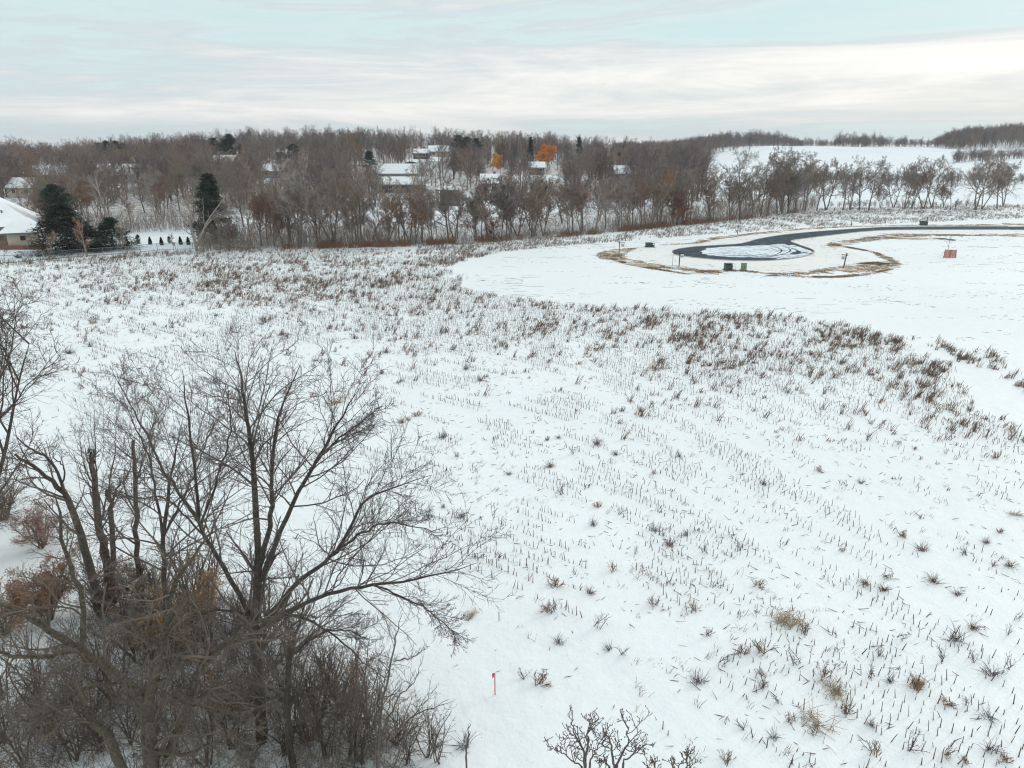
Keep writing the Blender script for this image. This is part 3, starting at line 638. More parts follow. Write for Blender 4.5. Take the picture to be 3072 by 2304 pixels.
# front row
px = 640.0
while px < 2440:
    base = np.interp(px, [e[0] for e in EDGE], [e[1] for e in EDGE]); g_ = G(px, base)
    x, y = g_[0] + rt.normal(0, 1), g_[1] + rt.uniform(.5, 7)
    vi = int(rt.integers(0, 10)); s = rt.uniform(1.2, 1.5) if rt.random() < .28 else rt.uniform(.75, 1.12)
    ext = 1.0 + .25 * max(0, (px - 1900) / 500)
    s = min(fit_scale(x, y, VAR[vi][3], s * ext), 1.5)
    if s < .4: px += 12; continue
    vv_ = PALE[vi] if rt.random() < .14 else VAR[vi]; o = put_tree(vv_, x, y, s, rt.uniform(0, 6.28)); items.append((o, float(proj(x, y, 0)[0]), 'in the front row', vv_[2]))
    px += rt.uniform(12, 34) * np.interp(px, [640, 2000, 2400], [1, .95, .75])
nfront = len(items)
# second rank
for _ in range(84):
    px = rt.uniform(560, 2450) if rt.random() < .60 else rt.uniform(110, 620); base = np.interp(px, [e[0] for e in EDGE], [e[1] for e in EDGE]); g_ = G(px, base)
    k_ = rt.uniform(1.06, 1.32) if px > 620 else rt.uniform(1.23, 1.55); x, y = g_[0] * k_, g_[1] * k_
    vi = int(rt.integers(0, 10)); s = rt.uniform(.8, 1.1)
    s = fit_scale(x, y, VAR[vi][3], s)
    if s < .4: continue
    vv_ = PALE[vi] if rt.random() < .16 else VAR[vi]; o = put_tree(vv_, x, y, s, rt.uniform(0, 6.28)); items.append((o, float(proj(x, y, 0)[0]), 'in the second row', vv_[2]))
# slope with the houses
KEEP_OUT = [(1140, 1262, 215, 300), (1325, 1380, 190, 262), (285, 430, 245, 345), (85, 215, 245, 345), (-300, 130, 120, 175), (640, 715, 290, 400), (790, 860, 270, 330), (1240, 1345, 300, 450), (1445, 1520, 200, 320), (1590, 1690, 200, 335), (1085, 1130, 230, 335)]
cnt = 0
while cnt < 118:
    yb = 205 + 250 * rt.random() ** .9; u_ = rt.uniform(-.80, .24); x, y = u_ * yb, yb
    px = float(proj(x, y, terr(x, y))[0])
    if px < -60 or px > 2080: continue
    if any(a < px < b_ and c_ < y < d_ for a, b_, c_, d_ in KEEP_OUT): continue
    if y < edge_y(x) + 30: continue
    vi = int(rt.integers(0, 5)); s = rt.uniform(.85, 1.15); s = fit_scale(x, y, BUSH[vi][3], s)
    if s < .42 or (1270 < px < 1850 and y < 240): continue
    row = 'low on the slope' if y < 280 else ('halfway up the slope' if y < 360 else 'high on the slope')
    o = put_tree(BUSH[vi], x, y, s, rt.uniform(0, 6.28)); items.append((o, px, row, BUSH[vi][2])); cnt += 1
make_labels(items, lambda t_, n_, mk, key: f"{t_} tree {key}, {n_} right of {mk}")
print('trees', len(items))
# hedgerow of separate trees on the right
items = []
for (px, py, vi, s, rz) in [(2450, 632, 6, 1.15, 0), (2478, 630, 2, 1.3, 1), (2528, 631, 1, 1.2, 2), (2550, 630, 8, 1.2, 1), (2578, 630, 6, 1.25, 3), (2606, 631, 0, 1.3, 4), (2680, 622, 2, 1.05, 1.3), (2712, 628, 7, 1.3, .6), (2735, 624, 8, 1.1, .2), (2770, 626, 2, 1.35, 2.2), (2795, 624, 7, 1.3, 5), (2852, 630, 5, 1.0, 1), (2925, 630, 2, 1.55, .4), (2945, 627, 7, 1.3, 1.9), (2992, 626, 7, 1.5, 4), (3010, 620, 2, 1.2, 2.8), (2415, 634, 4, 1.4, 2), (2385, 640, 0, 1.4, 1), (2345, 642, 4, 1.45, 2), (2365, 640, 6, 1.5, 3), (2640, 624, 9, .8, 3), (2830, 622, 9, .8, 3)]:
    x, y = G(px, py); s = fit_scale(x, y, VAR[vi][3], s, 25)
    o = put_tree(VAR[vi], x, y, s, rz, group='bare field edge trees'); items.append((o, px, 'in the field hedge', VAR[vi][2]))
make_labels(items, lambda t_, n_, mk, key: f"{t_} tree {key}, {n_} right of {mk}")

# ---------------------------------------------------------------- special trees of the wood
def needles(cent, size, n, rng, spread=(1, 1, .6)):
    """small blade-like faces round each centre: returns verts, tris-as-quads"""
    c = np.repeat(cent, n, 0) + rng.normal(0, 1, (len(cent) * n, 3)) * np.repeat(size, n)[:, None] * np.array(spread)
    d = rng.normal(size=c.shape); d /= np.linalg.norm(d, axis=1, keepdims=True)
    e = np.cross(d, rng.normal(size=c.shape)); e /= np.linalg.norm(e, axis=1, keepdims=True)
    L = np.repeat(size, n)[:, None] * rng.uniform(.5, 1.1, (len(c), 1))
    V = np.stack([c - e * L * .16, c + d * L * .5 - e * L * .05, c + d * L * .9, c + e * L * .16], 1).reshape(-1, 3)
    return V, np.arange(len(V)).reshape(-1, 4)
def conifer(seed, h, rad, name_mat='spruce', pine=False, dens_=1.0, bare=.06, droop=-.10):
    rng = np.random.default_rng(seed); tr = Acc(); cr = Acc()
    P0 = np.array([[(0, 0, -.2), (0, 0, h * .35), (.02 * h * .3, 0, h * .7), (0, 0, h)]]); R0 = np.array([[.018, .012, .007, .002]]) * h
    V, F = tubes(P0, R0, 7); tr.add(V, F)
    nb = int(h * 9 * dens_); t = np.sort(rng.random(nb)) ** .9 * (1 - bare) + bare; a = rng.uniform(0, 6.28, nb)
    if pine: prof = rad * np.clip(np.sin(np.clip(t, 0, 1) * 2.6 + .35), .12, 1) * rng.uniform(.45, 1.15, nb)
    else: prof = rad * (1 - t) ** .85 * rng.uniform(.75, 1.12, nb) + .12
    P = []; 
    for s in np.linspace(0, 1, 5):
        P.append(np.stack([np.cos(a) * prof * s, np.sin(a) * prof * s, t * h + (droop if not pine else .22) * prof * s * (1.7 - s * (1.0 if not pine else .2))], 1))
    P = np.stack(P, 1); V, F = tubes(P, np.maximum(.02 * prof, .015)[:, None] * np.linspace(1, .4, 5)[None], 3); cr.add(V, F)
    P2, R2 = spawn(P, np.full(P.shape[:2], .02), 7, rng, .15, 1, (35, 65), .42, 3, .5, .008, .05, droop * .5 if not pine else .1, .6, .6, flat=.8 if not pine else 0)
    cent = np.concatenate([P[:, 2:].reshape(-1, 3), P2[:, 1:].reshape(-1, 3)])
    sz = np.full(len(cent), (.36 if not pine else .46) * max(1, (h / 12)))
    V, F = needles(cent, sz, 8, rng, (.6, .6, .28)); cr.add(V, F)
    return tr.mesh('conifer_trunk', M['bark']), cr.mesh('conifer_crown', M[name_mat])
CV = {'spruce': conifer(1, 12, 2.6), 'spruce_wide': conifer(2, 10, 3.4, dens_=1.2, bare=.02, droop=-.2), 'pine': conifer(3, 11, 3.4, 'pine', True), 'pine2': conifer(4, 11, 4.0, 'pine', True, .9), 'spire': conifer(5, 12, 1.7)}
CH = {'spruce': 12, 'spruce_wide': 10, 'pine': 11, 'pine2': 11, 'spire': 12}
def conif(kind, px, ytop, base_y, dist, label, wpx=None, name='spruce_tree', group=None):
    """stand a conifer at forward distance dist so it spans the given rows"""
    d = ray(px, ytop); t_ = dist / d[1]; x = d[0] * t_; ztop = H + d[2] * t_; z0 = float(terr(x, dist)); h = max(ztop - z0, 2)
    o = empty(name, (x, dist, z0), random.Random(px).uniform(0, 6)); s = h / CH[kind]
    ws = s
    if wpx: ws = (wpx * dist / FPX) / (2 * {'spruce': 2.6, 'spruce_wide': 3.4, 'pine': 3.0, 'pine2': 3.6, 'spire': 1.7}[kind])
    o.scale = (ws, ws, s); link('trunk', CV[kind][0], o); link('crown', CV[kind][1], o)
    return tag(o, label, 'pine tree' if 'pine' in kind else 'spruce tree', group)
conif('spruce', 620, 520, 0, 139, 'tall narrow black spruce at the wood edge behind the forked pale tree', 150)
conif('spruce_wide', 178, 610, 0, 129, 'big dark spruce with broad tiers beside the tan house', 250)
conif('pine', 160, 556, 0, 146, 'greyish green pine rising directly right of the tan house roof', 90, 'pine_tree')
conif('spruce_wide', 325, 652, 0, 131, 'squat wide dark spruce just behind the wire fence', 165)
conif('spruce_wide', 245, 668, 0, 133, 'dark low spruce between the tan house and squat spruce', 160)
conif('spruce', 1106, 452, 0, 330, 'cone shaped dark spruce standing alone on the wooded slope', 62)
conif('pine', 1232, 485, 0, 330, 'small dark round pine above the grey gabled house', 34, 'pine_tree')
conif('pine2', 640, 415, 0, 395, 'dark pine on the ridge, left half of a touching pair', 40, 'pine_tree')
conif('pine', 683, 404, 0, 380, 'taller round dark pine on the ridge, right half of a pair', 52, 'pine_tree')
for i, (p_, tt, lb) in enumerate([(290, 430, 'left end'), (318, 424, 'second from left'), (345, 424, 'third from left'), (368, 432, 'right end')]):
    conif('pine2', p_, tt, 0, 430, f'pine in the low ridge clump of four, {lb}', 34, 'pine_tree', 'ridge pines on the left')
conif('pine', 878, 433, 0, 360, 'dark blue green pine on the slope below the bare ridge', 38, 'pine_tree')
conif('pine2', 840, 457, 0, 350, 'low wide pine left of the dark blue green pine', 46, 'pine_tree')
for p_, tt, lb in [(1375, 407, 'left of the evergreen trio'), (1400, 412, 'middle of the evergreen trio'), (1428, 416, 'right of the evergreen trio')]:
    conif('pine2', p_, tt, 0, 400, f'grey green ridge pine, {lb}', 42, 'pine_tree', 'ridge pines near the orange tree')
conif('spruce', 1496, 428, 0, 345, 'dark spruce half hidden behind the small orange tree', 26)
conif('spruce', 1592, 410, 0, 330, 'dark spruce just left of the big orange tree', 34)
conif('spire', 1738, 412, 0, 420, 'slim spire topped spruce on the skyline right of orange tree', 30)
conif('spruce', 1776, 450, 0, 430, 'tiny dark spruce right of the spire topped one', 22)
conif('spruce', 1818, 448, 0, 420, 'small skyline spruce, left of a close pair', 20)
conif('spruce', 1834, 446, 0, 420, 'small skyline spruce, right of a close pair', 20)
conif('spruce', 1858, 456, 0, 370, 'dark spruce lower than the skyline pair, right of them', 28)
conif('pine', 20, 470, 0, 300, 'dark evergreen at the photo left edge above the tan house', 50, 'pine_tree')
conif('spruce', 785, 430, 0, 380, 'little reddish dark spruce on the slope below the ridge', 22)

def leafy(seed, h, rad, mat_leaf, mat_tw='twig', nl=6, size=.28, up=.08, forks=2, leaf_lv=3, npl=1):
    rng = np.random.default_rng(seed)
    tr, cr = bare_variant(seed, h, rad, .16, forks, .8, up, .2)
    V = np.concatenate(cr.V); pick = rng.choice(len(V), nl * 1000); cent = V[pick] + rng.normal(0, .12, (len(pick), 3))
    Vn, Fn = needles(cent, np.full(len(cent), size), npl, rng, (.5, .5, .5)); lf = Acc(); lf.add(Vn, Fn)
    return tr.mesh('leafy_trunk', M['bark']), cr.mesh('leafy_twigs', M[mat_tw]), lf.mesh('leafy_leaves', M[mat_leaf])
def put_leafy(v_, x, y, z, s, rz, name, label, cat='tree', group=None, sz=None):
    o = empty(name, (x, y, z), rz); o.scale = (s, s, sz or s)
    link('trunk', v_[0], o); link('crown', v_[1], o); link('foliage', v_[2], o); return tag(o, label, cat, group)
OR = leafy(201, 10, .55, 'orange', 'twig', 22, .40, .10)
OR2 = leafy(202, 10, .42, 'orange', 'twig', 18, .40, .12, 1)
def stand(px, ytop, dist, hh):
    d = ray(px, ytop); t_ = dist / d[1]; x = d[0] * t_; z0 = float(terr(x, dist)); return x, dist, z0, max(H + d[2] * t_ - z0, 2) / hh
x, y, z, s = stand(1641, 422, 322, 10.3); put_leafy(OR, x, y, z, s, 1, 'orange_willow_tree', 'big round orange leaved tree standing on the skyline slope')
x, y, z, s = stand(1500, 458, 300, 10.3); put_leafy(OR2, x, y, z, s * .95, 2, 'orange_maple_tree', 'small golden orange tree left of the pale skyline tree')
x, y, z, s = stand(1478, 439, 310, 10.3); put_leafy(OR2, x, y, z, s * .8, 4, 'orange_maple_tree', 'deeper orange tree touching the small golden orange one')
TT = leafy(203, 10, .30, 'tan_tree', 'twig_red', 12, .32, .12, 1)
x, y, z, s = stand(716, 424, 385, 10.3); put_leafy(TT, x, y, z, s, 4, 'tan_larch_tree', 'tan leaved tree right of the ridge pine pair')
RL = leafy(204, 9, .42, 'redleaf', 'twig_red', 7, .26, .08, 3)
x, y = G(2030, 676); put_leafy(RL, x, y, 0, 1.0, 4, 'rust_leaved_tree', 'dark rust leaved tree at the wood edge near the power cabinets')
x, y = G(2052, 674); put_leafy(RL, x, y, 0, .62, 1, 'rust_leaved_tree', 'low rust leaved tree, right neighbour of the dark rust one')
x, y = G(1480, 724); put_leafy(RL, x, y, 0, .6, 2, 'rust_leaved_tree', 'small rust leaved sapling between front trunks mid wood')
# orange-brown young trees by the fence
YT = leafy(205, 8, .34, 'tan_tree', 'twig_red', 2, .12, .14, 1)
for px, py, tt, rz, lb in [(147, 778, 668, 0, 'orange twigged young tree in front of the tan house'), (263, 771, 618, 2, 'tall orange twigged young tree between the dark spruces'), (386, 768, 655, 3, 'thin young tree left of the arborvitae row'), (522, 756, 690, 4, 'thin leaning sapling among the arborvitae row'), (14, 787, 690, 5, 'grey young tree at the photo left edge by the fence')]:
    x, y = G(px, py); ztop = PD(px, tt, y)[2]; s = ztop / 8.2
    if lb.startswith('thin') or lb.startswith('grey'):
        o = empty('young_tree', (x, y, 0), rz); o.scale = (s * .8, s * .8, s); link('trunk', VAR[5][0], o); link('crown', VAR[5][1], o); o.scale = (s * .55, s * .55, s * 8.2 / 13); tag(o, lb, 'young tree')
    else: put_leafy(YT, x, y, 0, s, rz, 'young_tree', lb, 'young tree')

def traced(limbs, yd_default=None, n=14, thin=1.0):
    """limbs: lists of (px,py,yd,r) -> chains"""
    P = []; R = []
    for L in limbs:
        pts = [PD(a, b_, c) for a, b_, c, r in L]; P.append(catmull(pts, n)); R.append(thin * np.interp(np.linspace(0, len(L) - 1, n), range(len(L)), [q[3] for q in L]))
    return np.stack(P), np.stack(R)
def root(pts): return (pts[0][0], pts[0][1], 0)
def own_tree(name, label, cat, trunkP, trunkR, crown_levels, mat_t, mat_c, k=9, sub=None, base=None, leaves=None):
    b0 = np.array(base if base is not None else (trunkP[0, 0, 0], trunkP[0, 0, 1], 0.0))
    o = empty(name, tuple(b0)); tr = Acc(); V, F = tubes(trunkP - b0, trunkR, k); tr.add(V, F)
    link('trunk', tr.mesh(name + '_trunk', mat_t, True), o)
    if crown_levels:
        cr = Acc()
        for P, R, kk in crown_levels: V, F = tubes(P - b0, R, kk); cr.add(V, F)
        link('crown', cr.mesh(name + '_crown', mat_c), o)
    if leaves is not None: link('foliage', leaves, o)
    return tag(o, label, cat)
# white birches and pale trees of the wood
rng = np.random.default_rng(77)
def levels(P, R, rng, ms=(9, 6, 4), ratios=(.45, .45, .5), rmin=.01, up=.05, t0=.35, kk=(5, 3, 3), wander=.15, ang=(25, 60), rr0=.6):
    out = []; p, r = P, R
    for i, m_ in enumerate(ms):
        p, r = spawn(p, r, m_, rng, t0 if i == 0 else .15, .93 if i == 0 else 1, ang, ratios[i], 7 if i == 0 else 5, rr0 if i == 0 else .6, rmin * (1.5 if i == 0 else 1), wander, up, .35, .45)
        out.append((p, r, kk[min(i, len(kk) - 1)]))
    return out
def edge_tree(label, limbs, mt, mc, **kw):
    P, R = traced(limbs, n=12); return own_tree(kw.pop('name', 'birch_tree'), label, 'tree', P, R, levels(P, R, rng, **kw), mt, mc, 6)
edge_tree('leaning white birch with twin pale stems left of the arborvitae row', [[(345, 700, 140, .16), (329, 660, 140, .14), (305, 600, 140, .11), (285, 560, 140, .07), (262, 535, 140, .03)], [(342, 690, 140, .12), (318, 645, 140, .11), (300, 590, 140, .08), (283, 520, 140, .02)]], M['birch'], M['twig_grey'])
edge_tree('forked pale gnarly tree on the field edge beside the arborvitae', [[(590, 752, 130, .28), (585, 725, 130, .26), (575, 690, 130, .20), (572, 640, 130, .15), (560, 590, 130, .06)], [(590, 740, 130, .24), (604, 705, 130, .2), (625, 660, 130, .16), (655, 618, 130, .10), (690, 570, 130, .04)], [(610, 690, 130, .14), (640, 655, 130, .1), (690, 640, 130, .05)]], M['twig_grey'], M['twig_grey'], name='gnarly_tree')
edge_tree('bright trunked birch at the wood edge, left of two', [[(866, 742, 138, .13), (864, 690, 138, .12), (862, 640, 138, .1), (858, 600, 138, .08), (845, 550, 138, .03)]], M['birch'], M['twig_grey'])
edge_tree('bright trunked birch at the wood edge, right of two', [[(905, 735, 140, .10), (903, 670, 140, .09), (900, 610, 140, .07), (908, 550, 140, .03)]], M['birch'], M['twig_grey'])
edge_tree('pale grey bare tree with forked crown near the small orange tree', [[(1527, 490, 330, .3), (1527, 460, 330, .25), (1530, 430, 330, .15), (1535, 400, 330, .04)], [(1527, 465, 330, .2), (1515, 435, 330, .12), (1505, 410, 330, .04)]], M['birch'], M['birch'], rmin=.03, ms=(10, 6, 3))
edge_tree('snow lined leaning trunk low in the front of the wood', [[(1120, 720, 140, .13), (1135, 670, 140, .12), (1170, 640, 140, .1), (1200, 605, 140, .05)], [(1120, 690, 140, .1), (1150, 665, 140, .1), (1190, 650, 140, .07), (1240, 640, 140, .04)]], M['bark'], M['twig'], name='leaning_tree', ms=(7, 4, 3))
edge_tree('low pale trunk sprawling on the field edge by the wood', [[(660, 745, 131, .14), (700, 741, 131, .12), (745, 742, 130, .11), (758, 734, 130, .08)]], M['twig_grey'], M['twig'], name='fallen_tree', ms=(5, 4, 3))
edge_tree('dark leaning bough rising left from the front trunks mid wood', [[(1500, 724, 143, .17), (1475, 690, 143, .15), (1450, 655, 143, .12), (1430, 640, 143, .06)]], M['bark'], M['twig'], name='leaning_tree')

# brushy stems between the trunks ---------------------------------------------------
rb = np.random.default_rng(12); n = 6400
pxs = np.r_[rb.uniform(600, 2450, 5200), rb.uniform(120, 640, 1200)]; gg = np.array([G(p, np.interp(p, [e[0] for e in EDGE], [e[1] for e in EDGE])) for p in pxs]); kk = 1 + rb.random(n) ** 1.6 * .16; kk[5200:] += .215
bx, by = gg[:, 0] * kk, gg[:, 1] * kk; h = rb.uniform(1.0, 5.0, n) * np.where(rb.random(n) < .5, .5, 1) * np.interp(pxs, [600, 1150, 1250, 1800, 1950, 2450], [1, 1, .5, .5, 1, 1.1])
p = np.stack([bx, by, terr(bx, by) - .1], 1); d = np.c_[rb.normal(0, .22, (n, 2)), np.ones(n)]; P = [p]
for s in range(5): d = d + rb.normal(0, .09, d.shape); d /= np.linalg.norm(d, axis=1, keepdims=True); p = p + d * h[:, None] / 5; P.append(p)
P = np.stack(P, 1); R = (h * .006 + .010)[:, None] * np.linspace(1, .4, 6)[None]
P2, R2 = spawn(P, R, 6, rb, .15, 1, (25, 60), .4, 3, .6, .012, .12, .05, .6)
P3, R3 = spawn(P2, R2, 3, rb, .2, 1, (25, 60), .5, 3, .7, .011, .15, .03, .6)
ua = Acc(); [ua.add(*tubes(a, b_, 3)) for a, b_ in ((P, R), (P2, R2), (P3, R3))]
tag(link('undergrowth', ua.mesh('undergrowth', M['twig'])), kind='stuff', label='tangled bare brush and saplings filling the foot of the wood')

# ---------------------------------------------------------------- far woods (too many to count)
rf = np.random.default_rng(31)
def lite(seed, h, sp, low=.12):
    rng = np.random.default_rng(seed)
    P0 = np.array([[(0, 0, -.5), (0, 0, h * .3), (.1, .1, h * .6), (0, .1, h * .85)]]); R0 = np.array([[.25, .2, .12, .04]])
    P1, R1 = spawn(P0, R0, 11, rng, low, 1, (25, 60), sp, 4, .6, .06, .15, .12, .3, .4)
    P2, R2 = spawn(P1, R1, 6, rng, .2, 1, (25, 60), .5, 3, .6, .04, .15, .1, .6, .4)
    P3, R3 = spawn(P2, R2, 5, rng, .2, 1, (25, 60), .6, 3, .8, .03, .18, .06, .6, .4)
    a = Acc(); [a.add(*tubes(p_, r_, 3)) for p_, r_ in ((P0, R0), (P1, R1), (P2, R2), (P3, R3))]
    return np.concatenate(a.V), np.concatenate(a.F)
LT = [lite(i, 12, .52 + .04 * i) for i in range(6)]
def forest(name, pts, mat, label, smin=.75, smax=1.15):
    Vs, Fs, off, mi_ = [], [], 0, []
    for (x, y, s0) in pts:
        V, F = LT[int(rf.integers(0, 6))]; a = rf.uniform(0, 6.28); s = rf.uniform(smin, smax) * s0; c_, s_ = math.cos(a) * s, math.sin(a) * s
        W = np.stack([V[:, 0] * c_ - V[:, 1] * s_ + x, V[:, 0] * s_ + V[:, 1] * c_ + y, V[:, 2] * s + float(terr(x, y))], 1)
        Vs.append(W.astype(np.float32)); Fs.append(F + off); off += len(V); mi_.append(np.full(len(F), int(rf.choice(5, p=[.34, .2, .18, .14, .14])), np.int32))
    print(name, len(pts)); me_ = mesh_np(name, np.concatenate(Vs), np.concatenate(Fs), mat)
    for q_ in ('far_grey', 'far_purple', 'far_tan', 'far_dark'): me_.materials.append(M[q_])
    me_.polygons.foreach_set('material_index', np.concatenate(mi_)); return tag(link(name, me_), kind='stuff', label=label)
pts = []
while len(pts) < 1500:                       # the slope and ridge behind the houses
    y = 195 + 365 * rf.random() ** 1.25; x = rf.uniform(-.85, .26) * y; px, _ = proj(x, y, terr(x, y))
    if px < -150 or px > 2150 or y < edge_y(x) + 38 or (px < 640 and y < 215): continue
    if any(a < px < b_ and c_ < y < d_ for a, b_, c_, d_ in KEEP_OUT): continue
    s = fit_scale(x, y, 12, 1.0, 0)
    if s < .34 or (1270 < px < 1850 and y < 240): continue
    pts.append((x, y, s))
forest('slope_woods', pts, M['far'], 'mass of bare woods covering the slope and ridge behind the houses')
pts = []
while len(pts) < 700:                       # wooded hill, centre right
    px = rf.uniform(1840, 2400); y = rf.uniform(560, 900); x = (px - 1536) / FPX * y * .96
    silh = np.interp(px, [1840, 1888, 2021, 2085, 2180, 2243, 2306, 2354, 2400], [436, 431, 426, 417, 401, 392, 400, 414, 424]); z0 = float(terr(x, y))
    if y < np.interp(px, [1840, 2148, 2237, 2306, 2400], [0, 590, 700, 735, 745]): continue
    _, pyt = proj(x, y, z0 + 12)
    s = 1.0 if pyt > silh else max(.3, (H + (ray(px, silh)[2] / ray(px, silh)[1]) * y - z0) / 12)
    if s < .32: continue
    pts.append((x, y, min(s, 1.5)))
for _ in range(430):                        # skyline hedge along the crest
    px = rf.uniform(2360, 2900); y = rf.uniform(742, 790) if px < 2820 else rf.uniform(720, 760); x = (px - 1536) / FPX * y * .96
    z0 = float(terr(x, y)); s = np.interp(px, [2360, 2490, 2500, 2560, 2700, 2760, 2880, 2900], [.62, .5, .85, .9, .65, .5, .9, 1]); pts.append((x, y, s * rf.uniform(.6, 1.1)))
while len(pts) < 1950:                      # wooded hill on the right
    px = rf.uniform(2790, 3350); y = rf.uniform(735, 960); x = (px - 1536) / FPX * y * .96; z0 = float(terr(x, y))
    silh = np.interp(px, [2790, 2850, 2950, 3072, 3350], [415, 392, 378, 366, 350]); 
    if y < np.interp(px, [2790, 2880, 3072, 3350], [760, 720, 650, 640]): continue
    lim = H + (ray(px, silh)[2] / ray(px, silh)[1]) * y - z0
    pts.append((x, y, float(np.clip(lim / 12, .45, 1.15))))
forest('hill_woods', pts, M['far'], 'bare purple brown woods covering the two far hills')
pts = []
for _ in range(210):
    px = rf.uniform(-200, 1300); y = rf.uniform(900, 1500); x = (px - 1536) / FPX * y * .96; pts.append((x, y, rf.uniform(.6, 1.0)))
for _ in range(120):
    px = rf.uniform(1700, 2150); y = rf.uniform(900, 1200); x = (px - 1536) / FPX * y * .96; pts.append((x, y, rf.uniform(.6, .9)))
forest('distant_woods', pts, M['far'], 'flat line of distant bare woods low on the left horizon')
pts = []
for _ in range(520):                        # hedges between the far fields
    r_ = rf.random()
    if r_ < .5: px = rf.uniform(2340, 3150); y = 338 + rf.normal(0, 3); s = rf.uniform(.2, .46)
    elif r_ < .78: px = rf.uniform(2850, 3110); y = float(np.interp(px, [2850, 3110], [545, 640])) + rf.normal(0, 5); s = rf.uniform(.35, .7)
    else: px = rf.uniform(2500, 2950); y = 226 + rf.normal(0, 2); s = rf.uniform(.12, .2)
    x = (px - 1536) / FPX * y * .96; pts.append((x, y, s))
forest('field_hedges', pts, M['far'], 'low dark hedges dividing the far snowy fields')

# ---------------------------------------------------------------- houses
def gable_house(label, px, py, dist, width, depth, wall_h, ridge_h, wall, rz=0, name='house', lean=None, chimney=True, windows=2, z=None):
    x = (ray(px, py)[0]) / ray(px, py)[1] * dist; z0 = float(terr(x, dist)) if z is None else z
    o = empty(name, (x, dist, z0), rz); w2 = width / 2; d2 = depth / 2
    a = Acc(); a.box(-w2, w2, -d2, d2, -1.5, wall_h)
    a.add([(-w2, -d2, wall_h), (-w2, d2, wall_h), (-w2, 0, ridge_h), (-w2, 0, ridge_h)], [(0, 1, 2, 3)]); a.add([(w2, -d2, wall_h), (w2, d2, wall_h), (w2, 0, ridge_h), (w2, 0, ridge_h)], [(0, 3, 2, 1)])
    link('wall', a.mesh('house_wall', M[wall]), o)
    ov = .5; sl = (ridge_h - wall_h) / d2; r = Acc(); e = d2 + ov; zl = wall_h - ov * sl
    for sgn in (-1, 1):
        V = [(-w2 - ov, sgn * e, zl + .02), (w2 + ov, sgn * e, zl + .02), (w2 + ov, 0, ridge_h + .02), (-w2 - ov, 0, ridge_h + .02)]; V += [(p_[0], p_[1], p_[2] + .28) for p_ in V]
        r.add(V, [(4, 5, 6, 7), (0, 3, 2, 1), (0, 1, 5, 4), (3, 7, 6, 2), (0, 4, 7, 3), (1, 2, 6, 5)])
    ro = link('roof', r.mesh('house_roof', M['snow_roof']), o)
    f = Acc(); f.box(-w2 - ov, w2 + ov, -e - .06, -e - .003, zl - .22, zl + .1); link('fascia', f.mesh('house_fascia', M['fascia']), ro)
    if chimney:
        c = Acc(); c.box(w2 * .4, w2 * .4 + .8, .2, 1.0, ridge_h - 1.2, ridge_h + .9); link('chimney', c.mesh('house_chimney', M['brick']), ro)
    for i in range(windows):
        xw = -w2 + width * (i + .5) / windows; q = Acc(); q.box(xw - .7, xw + .7, -d2 - .05, -d2 - .003, wall_h * .35, wall_h * .82); wn = link('window', q.mesh('window_frame', M['white_paint']), o)
        q = Acc(); q.box(xw - .58, xw + .58, -d2 - .07, -d2 - .052, wall_h * .35 + .12, wall_h * .82 - .12); link('pane', q.mesh('window_pane', M['glass']), wn)
    return tag(o, label, 'house')
# the house on the left
hx = -101.7; o = empty('tan_house', (hx - 2.5, 141, 0), math.radians(28)); tag(o, 'tan house with a big snow covered roof behind the wire fence', 'house')
a = Acc(); a.box(-18, 9.4, -10, 10, -.5, 4.2); link('wall', a.mesh('tan_house_wall', M['tan_wall']), o)
r = Acc(); RV = [(-19, -11, 3.9), (10.2, -11, 3.9), (10.2, 11, 3.9), (-19, 11, 3.9), (-12, 0, 9.3), (3.5, 0, 9.3)]
for fc in ((0, 1, 5, 4), (2, 3, 4, 5)): r.add([RV[i] for i in fc], [(0, 1, 2, 3)])
for fc in ((1, 2, 5), (3, 0, 4)): r.add([RV[i] for i in fc] + [RV[fc[2]]], [(0, 1, 2, 3)])
r.box(-19, 10.2, -11, 11, 3.6, 3.897)
ro = link('roof', r.mesh('tan_house_roof', M['snow_roof']), o)
f = Acc(); f.box(-19, 10.2, -11.08, -11.003, 3.45, 3.85); link('fascia', f.mesh('eave', M['fascia']), ro)
Pp = np.array([[(2.5, -5.5, 6.0), (2.45, -5.5, 7.6), (2.4, -5.5, 8.6)]]); V, F = tubes(Pp, np.array([[.16, .16, .16]]), 8); link('vent_pipe', mesh_np('vent_pipe', V, F, M['steel']), ro)
va = Acc()
for xx, yy in ((.9, -7), (5.2, -6.5), (3.9, -7)):
    Pp = np.array([[(xx, yy, 5.5), (xx, yy, 6.6)]]); va.add(*tubes(Pp, np.array([[.15, .15]]), 8))
link('roof_vents', va.mesh('roof_vents', M['fascia']), ro)
